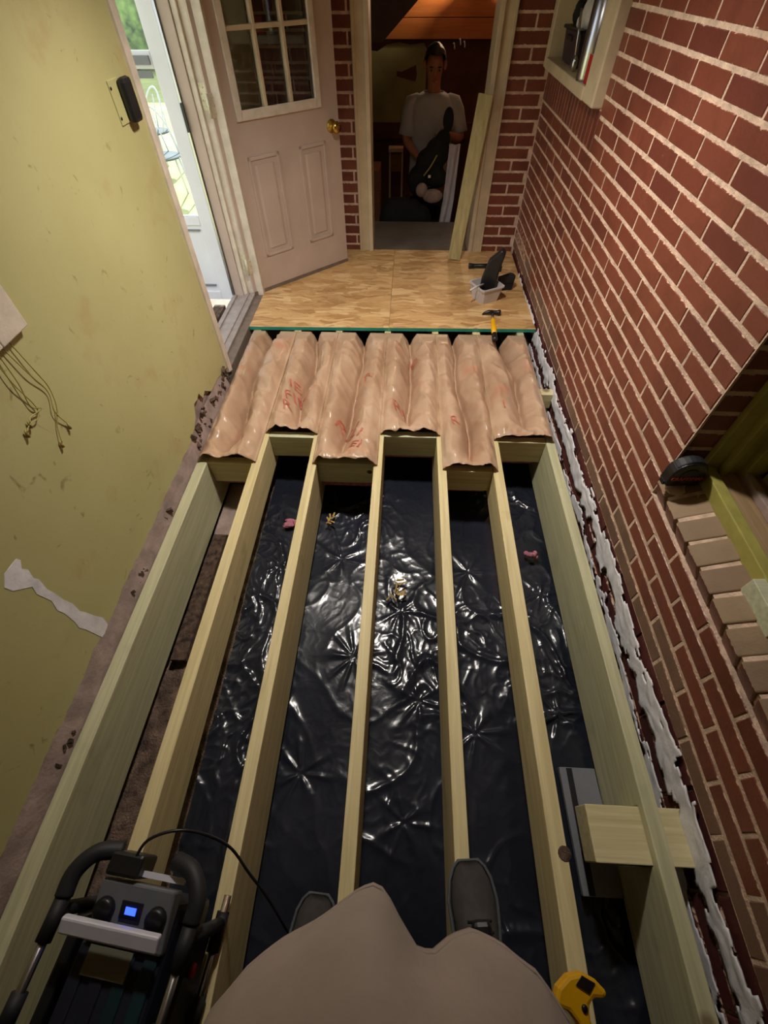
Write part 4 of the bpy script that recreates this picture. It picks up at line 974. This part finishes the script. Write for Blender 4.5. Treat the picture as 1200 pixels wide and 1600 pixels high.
# trousers
TJ = {'pelvis': ((.03, HY, .70), (.150, .115)), 'low': ((.03, HY, .63), (.145, .115))}; TE = [('pelvis', 'low')]
for nm in 'lr':
    for part_, r_ in (('hip', .098), ('knee', .078), ('calf', .072), ('ankle', .062)): TJ[nm+part_] = (J[nm+part_][0], r_)
    TE += [('low', nm+'hip'), (nm+'hip', nm+'knee'), (nm+'knee', nm+'calf'), (nm+'calf', nm+'ankle')]
skin('trousers', TJ, TE, 'pelvis', 'trouser', ph)
def shoe(cx, toe_y, z, ang_):
    t = MB(); so_ = MB()
    prof = [(0, .02), (.012, .033), (.035, .045), (.075, .052), (.12, .049), (.17, .042), (.22, .040), (.26, .034), (.285, .015)]
    R = Matrix.Rotation(ang_, 3, 'Z')
    def P(x, y, zz): q = R @ Vector((x, y, 0)); return Vector((cx+q.x, toe_y+q.y, z+zz))
    rings = []
    for d, w_ in prof:
        hgt = .035+.075*sstep(.08, .20, d)
        if d < .03: hgt = .030
        if d > .25: hgt = .085
        rings.append([P(w_*math.cos(a), -d, .018+max(0, math.sin(a))*hgt if math.sin(a) > 0 else .018+.012*math.sin(a)*0) for a in [2*PI*k/20 for k in range(20)]])
    mb = loft(rings); n = 20; mb.f += [tuple(range(n)), tuple(range(len(rings)*n-1, (len(rings)-1)*n-1, -1))]; mb.sm += [True, True]
    o = put('shoe', mb, 'shoe', ph)
    pl = [(w_+.005, -d) for d, w_ in prof]+[(-w_-.005, -d) for d, w_ in reversed(prof)]
    q = MB().prism([(P(a, b, 0).x, P(a, b, 0).y) for a, b in pl], 'z', z, z+.02); put('sole', q, 'sole', o)
    tg = MB().prism([(P(a, b, 0).x, P(a, b, 0).y) for a, b in [(-.02, -.10), (.02, -.10), (.024, -.17), (-.024, -.17)]], 'z', z+.085, z+.118)
    put('tongue', tg, 'black', o, bevel=.01)
    for i in range(4): put('lace', MB().tube([P(-.026, -.105-.018*i, .083+.008*i), P(0, -.103-.018*i, .098+.009*i), P(.026, -.105-.018*i, .083+.008*i)], .003, 6), 'rubber', o)
    put('welt', MB().tube([P(a, b, .022) for a, b in pl], .004, 6, closed=True), 'trouser', o)
shoe(.200, -.004, .001, math.radians(5)); shoe(-.172, -.09, -.118, math.radians(-3))
# phone in hands
pn = thing('phone', 'dark phone held up by the photographer', 'phone', tuple(Vector((0, 0, H))-fwd*.02), cam.matrix_world.to_euler())
put('phone_body', MB().box(-.037, .037, -.135, .012, .0, .008), 'black', pn, True, bevel=.003)
# yellow tool on the hip
yt = thing('belt_tool', 'yellow hooked tool with a black inset on the photographer right hip', 'tool', (.243, -.117, .60), (0, 0, math.radians(4)))
hk = [(-.034, -.016), (-.026, -.002), (-.010, .008), (.008, .010), (.022, .004), (.034, -.008), (.028, -.013), (.016, -.012), (.008, -.018), (.006, -.03), (.012, -.06), (-.004, -.06), (-.010, -.032), (-.018, -.022), (-.028, -.019)]
put('hook_body', MB().prism(hk, 'z', -.010, .012), 'yellow', yt, True, bevel=.004)
put('inset', MB().prism([(-.004, .0), (.006, .008), (.020, .001), (.010, -.008)], 'z', .010, .0135), 'black', yt, True)
put('rivet', MB().lathe([(.004, .0), (.0035, .0016), (.001, .002)], 12, (.001, -.020, .012)), 'black', yt, True)
put('belt_clip', MB().box(-.006, .014, -.075, -.058, -.08, .01), 'black', yt, True, bevel=.003)

# --- man in the room beyond
PX, PY, PZ = .17, 4.74, -.76
pm = thing('person', 'person in a light grey t-shirt carrying black things beyond the doorway', 'person', (PX, PY, PZ))
J = {'pelvis': ((PX, PY, .16), (.13, .09)), 'waist': ((PX, PY, .34), (.125, .085)), 'chest': ((PX+.005, PY-.01, .56), (.145, .09)), 'neckb': ((PX+.005, PY-.015, .70), (.07, .06)), 'neck': ((PX+.004, PY-.03, .765), .05),
     'jaw': ((PX, PY-.055, .82), (.055, .062)), 'head': ((PX, PY-.045, .895), (.074, .088)), 'crown': ((PX, PY-.03, .965), (.05, .06)),
     'lsh': ((PX-.165, PY-.01, .665), .055), 'lelbow': ((PX-.20, PY-.04, .44), .041), 'lwrist': ((PX-.10, PY-.16, .36), .028),
     'rsh': ((PX+.175, PY-.01, .665), .055), 'relbow': ((PX+.24, PY-.07, .46), .042), 'rwrist': ((PX+.15, PY-.20, .50), .029),
     'lhip': ((PX-.085, PY, .08), .088), 'lknee': ((PX-.10, PY-.02, -.32), .062), 'lankle': ((PX-.10, PY+.02, -.68), .042), 'ltoe': ((PX-.11, PY-.13, -.735), .03),
     'rhip': ((PX+.085, PY, .08), .088), 'rknee': ((PX+.10, PY-.04, -.32), .062), 'rankle': ((PX+.10, PY+.0, -.68), .042), 'rtoe': ((PX+.11, PY-.15, -.735), .03)}
E = [('pelvis', 'waist'), ('waist', 'chest'), ('chest', 'neckb'), ('neckb', 'neck'), ('neck', 'jaw'), ('jaw', 'head'), ('head', 'crown'), ('chest', 'lsh'), ('lsh', 'lelbow'), ('lelbow', 'lwrist'), ('chest', 'rsh'), ('rsh', 'relbow'), ('relbow', 'rwrist'),
     ('pelvis', 'lhip'), ('lhip', 'lknee'), ('lknee', 'lankle'), ('lankle', 'ltoe'), ('pelvis', 'rhip'), ('rhip', 'rknee'), ('rknee', 'rankle'), ('rankle', 'rtoe')]
hand(J, E, J['lwrist'][0], (.5, -.6, -.5), (0, -.3, .9), (0, -1, .3), 'l', .6); hand(J, E, J['rwrist'][0], (-.95, -.2, -.1), (0, -.2, .9), (0, -1, 0), 'r', .8)
skin('body', J, E, 'pelvis', 'skin', pm)
head_parts(pm, (PX, PY-.05, .885), (.03, -1, -.25))
rings = []
for z, rx, ry, cy in [(.14, .175, .125, 0), (.2, .17, .12, 0), (.34, .165, .115, 0), (.5, .178, .12, -.005), (.6, .188, .118, -.01), (.66, .185, .105, -.01), (.705, .14, .085, -.012), (.735, .08, .07, -.018)]:
    rings.append(torso_ring((PX+.003, PY+cy), rx, ry, z, 36, lambda a, x, y, z=z: (x, y+.008*fn(a*3, z*9), 0)))
ts = put('shirt', loft(rings), 'greyshirt', pm); so = ts.modifiers.new('solid', 'SOLIDIFY'); so.thickness = .003
for nm in 'lr':
    s_ = -1 if nm == 'l' else 1; a, b = Vector(J[nm+'sh'][0]), Vector(J[nm+'elbow'][0])
    put('sleeve', MB().tube([a+Vector((-.10*s_, 0, .03)), a+Vector((-.05*s_, 0, .02)), a+Vector((-.004*s_, 0, .004)), a.lerp(b, .2)+Vector((.004*s_, 0, 0)), a.lerp(b, .5), a.lerp(b, .85)], [.015, .045, .058, .064, .066, .07], 14), 'greyshirt', ts)
TJ = {'pelvis': ((PX, PY, .2), (.145, .11)), 'low': ((PX, PY, .10), (.14, .11))}; TE = [('pelvis', 'low')]
for nm in 'lr':
    for part_, r_ in (('hip', .1), ('knee', .078), ('ankle', .062)): TJ[nm+part_] = (J[nm+part_][0], r_)
    TE += [('low', nm+'hip'), (nm+'hip', nm+'knee'), (nm+'knee', nm+'ankle')]
skin('trousers', TJ, TE, 'pelvis', 'blackcloth', pm)
# what he carries and what lies around him
def blob(name, parts, mat, label, cat, parent=None):
    mb = MB()
    for c, r_ in parts: mb.ball(c, r_, 14, 10)
    o = put(name, mb, mat, parent)
    rm = o.modifiers.new('remesh', 'REMESH'); rm.mode = 'VOXEL'; rm.voxel_size = .012; rm.use_smooth_shade = True
    sm_ = o.modifiers.new('smooth', 'SMOOTH'); sm_.iterations = 6
    return tag(o, label, cat) if cat else o
cy = PY-.35
bag = blob('tool_bag', [((.22, cy, .43), (.10, .07, .10)), ((.14, cy, .36), (.09, .07, .10)), ((.08, cy+.02, .24), (.09, .07, .11)), ((.26, cy, .52), (.055, .05, .06)), ((.23, cy-.02, .27), (.09, .06, .07))], 'blackcloth', 'black bag held in front of the man in the grey t-shirt', 'bag')
put('strap', MB().tube(smooth([(.12, cy-.08, .30), (.17, cy-.085, .36), (.215, cy-.075, .43)]), .006, 6), 'sage', bag)
put('buckle', MB().box(.155, .175, cy-.1, cy-.08, .29, .31), 'steel', bag)
put('handle_grip', MB().ball((.285, cy-.02, .63), (.04, .03, .075), 12, 8), 'blackcloth', bag)
tag(put('hanging_cloth', MB().grid(lambda u, v: (.305+u*.085-.02*v+.03*max(0, v-.6)*-1.5, cy-.085+.014*math.sin(u*9+v*3)-.02*v, .50-v*.60), 14, 30), 'whitecloth'), 'off-white cloth hanging down beside the black bag', 'cloth').modifiers.new('solid', 'SOLIDIFY').thickness = .006
tag(put('cream_bundle', MB().ball((.20, cy-.105, .17), (.085, .03, .05), 12, 8).ball((.11, cy-.105, .21), (.05, .028, .05), 12, 8), 'mauve'), 'pale bundle hanging under the black bag', 'bundle')
blob('black_sack', [((-.12, 4.335, -.05), (.13, .08, .2)), ((.03, 4.335, -.04), (.13, .08, .18)), ((.10, 4.335, -.02), (.11, .07, .12)), ((-.05, 4.335, .06), (.10, .06, .09)), ((-.02, 4.34, -.38), (.22, .09, .38))], 'blackcloth', 'large black sack standing at the edge of the landing', 'sack')
ck = thing('folding_stool', 'small light wooden stool against the far wall', 'stool', (-.13, 5.3, -.76))
put('seat', MB().box(-.07, .07, -.05, .05, 1.0, 1.03), 'cream', ck, True, bevel=.004)
put('back_panel', MB().box(-.065, .05, .03, .045, .83, .98), 'cardboard', ck, True, bevel=.003)
for sx in (-.065, .055):
    for sy in (-.045, .04): put('leg', MB().box(sx, sx+.014, sy, sy+.014, 0, 1.0), 'cream', ck, True)
tag(put('cardboard_box', MB().box(-.62, -.27, 4.95, 5.25, -.76, .17).box(-.625, -.265, 4.945, 5.255, .02, .03), 'cardboard', bevel=.004), 'tall brown cardboard box at the left inside the doorway', 'box')
for i, (x, z) in enumerate([(.36, .90), (.41, .925), (.45, .91)]):
    tag(put('wall_hook', MB().tube(smooth([(x, 5.79, z), (x+.01, 5.75, z+.004), (x+.016, 5.74, z-.03)]), .006, 6), 'whitemetal'), ['left', 'middle', 'right'][i]+' of three small white hooks on the far wall', 'hook', 'hooks on the far wall')

# ------------------------------------------------------------------ outdoors
struct('ground', MB().box(-30, -1.14, -12, 40, -.75, -.55), 'lawn', 'sunlit lawn outside the storm door')
struct('porch_step', MB().box(-2.2, -1.14, 1.2, 3.9, -.55, -.16).box(-1.5, -1.14, 2.05, 2.85, -.16, -.10), 'threshold_dk', 'brown step outside the storm door')
tag(put('debris_board', MB().box(-1.45, -1.38, 2.42, 2.84, -.10, -.05).box(-1.27, -1.2, 2.42, 2.84, -.10, -.04), 'rot'), 'dark wooden offcuts below the storm door', 'boards')
tag(put('pink_packet', MB().box(-1.36, -1.16, 2.16, 2.38, -.10, -.03), 'mauve', bevel=.01), 'mauve packet lying just outside the threshold', 'packet')
hd = MB()
for i in range(60): hd.ball((random.uniform(-16, -5), random.uniform(17, 22), random.uniform(-.5, 3.2)), random.uniform(.8, 1.5), 10, 7)
tag(put('hedge', hd, 'leaf'), 'bright green hedge at the far side of the lawn', 'hedge')
def patio_chair(loc, rz, label):
    t = thing('patio_chair', label, 'chair', loc, (0, 0, rz), group='patio chairs')
    put('seat', MB().lathe([(.2, .44), (.21, .45), (.2, .46)], 20), 'bluegrey', t, True)
    put('backrest', MB().tube([(.19*math.cos(a), .19*math.sin(a)-.0, .46+.42*math.sin(a)) for a in [PI*k/16 for k in range(17)]], .01, 8).tube([(-.1, .16, .45), (-.05, .19, .8)], .008, 6).tube([(.1, .16, .45), (.05, .19, .8)], .008, 6), 'whitemetal', t, True)
    for sx in (-1, 1):
        for sy in (-1, 1): put('leg', MB().tube([(sx*.14, sy*.14, .45), (sx*.19, sy*.19, 0)], .012, 8), 'whitemetal', t, True)
patio_chair((-2.98, 6.55, -.55), .6, 'white metal patio chair nearest the storm door glass')
patio_chair((-3.55, 7.75, -.55), -.5, 'white metal patio chair further out on the lawn')
pt = thing('plant_stand', 'thin wire plant stand on the lawn', 'plant stand', (-2.6, 7.6, -.55))
put('pole', MB().tube(smooth([(0, 0, 0), (.02, 0, .5), (0, 0, .7), (.05, 0, .72)]), .008, 6), 'rot', pt, True)
put('arm', MB().tube([(-.2, 0, .62), (.15, 0, .70)], .006, 6), 'rot', pt, True)
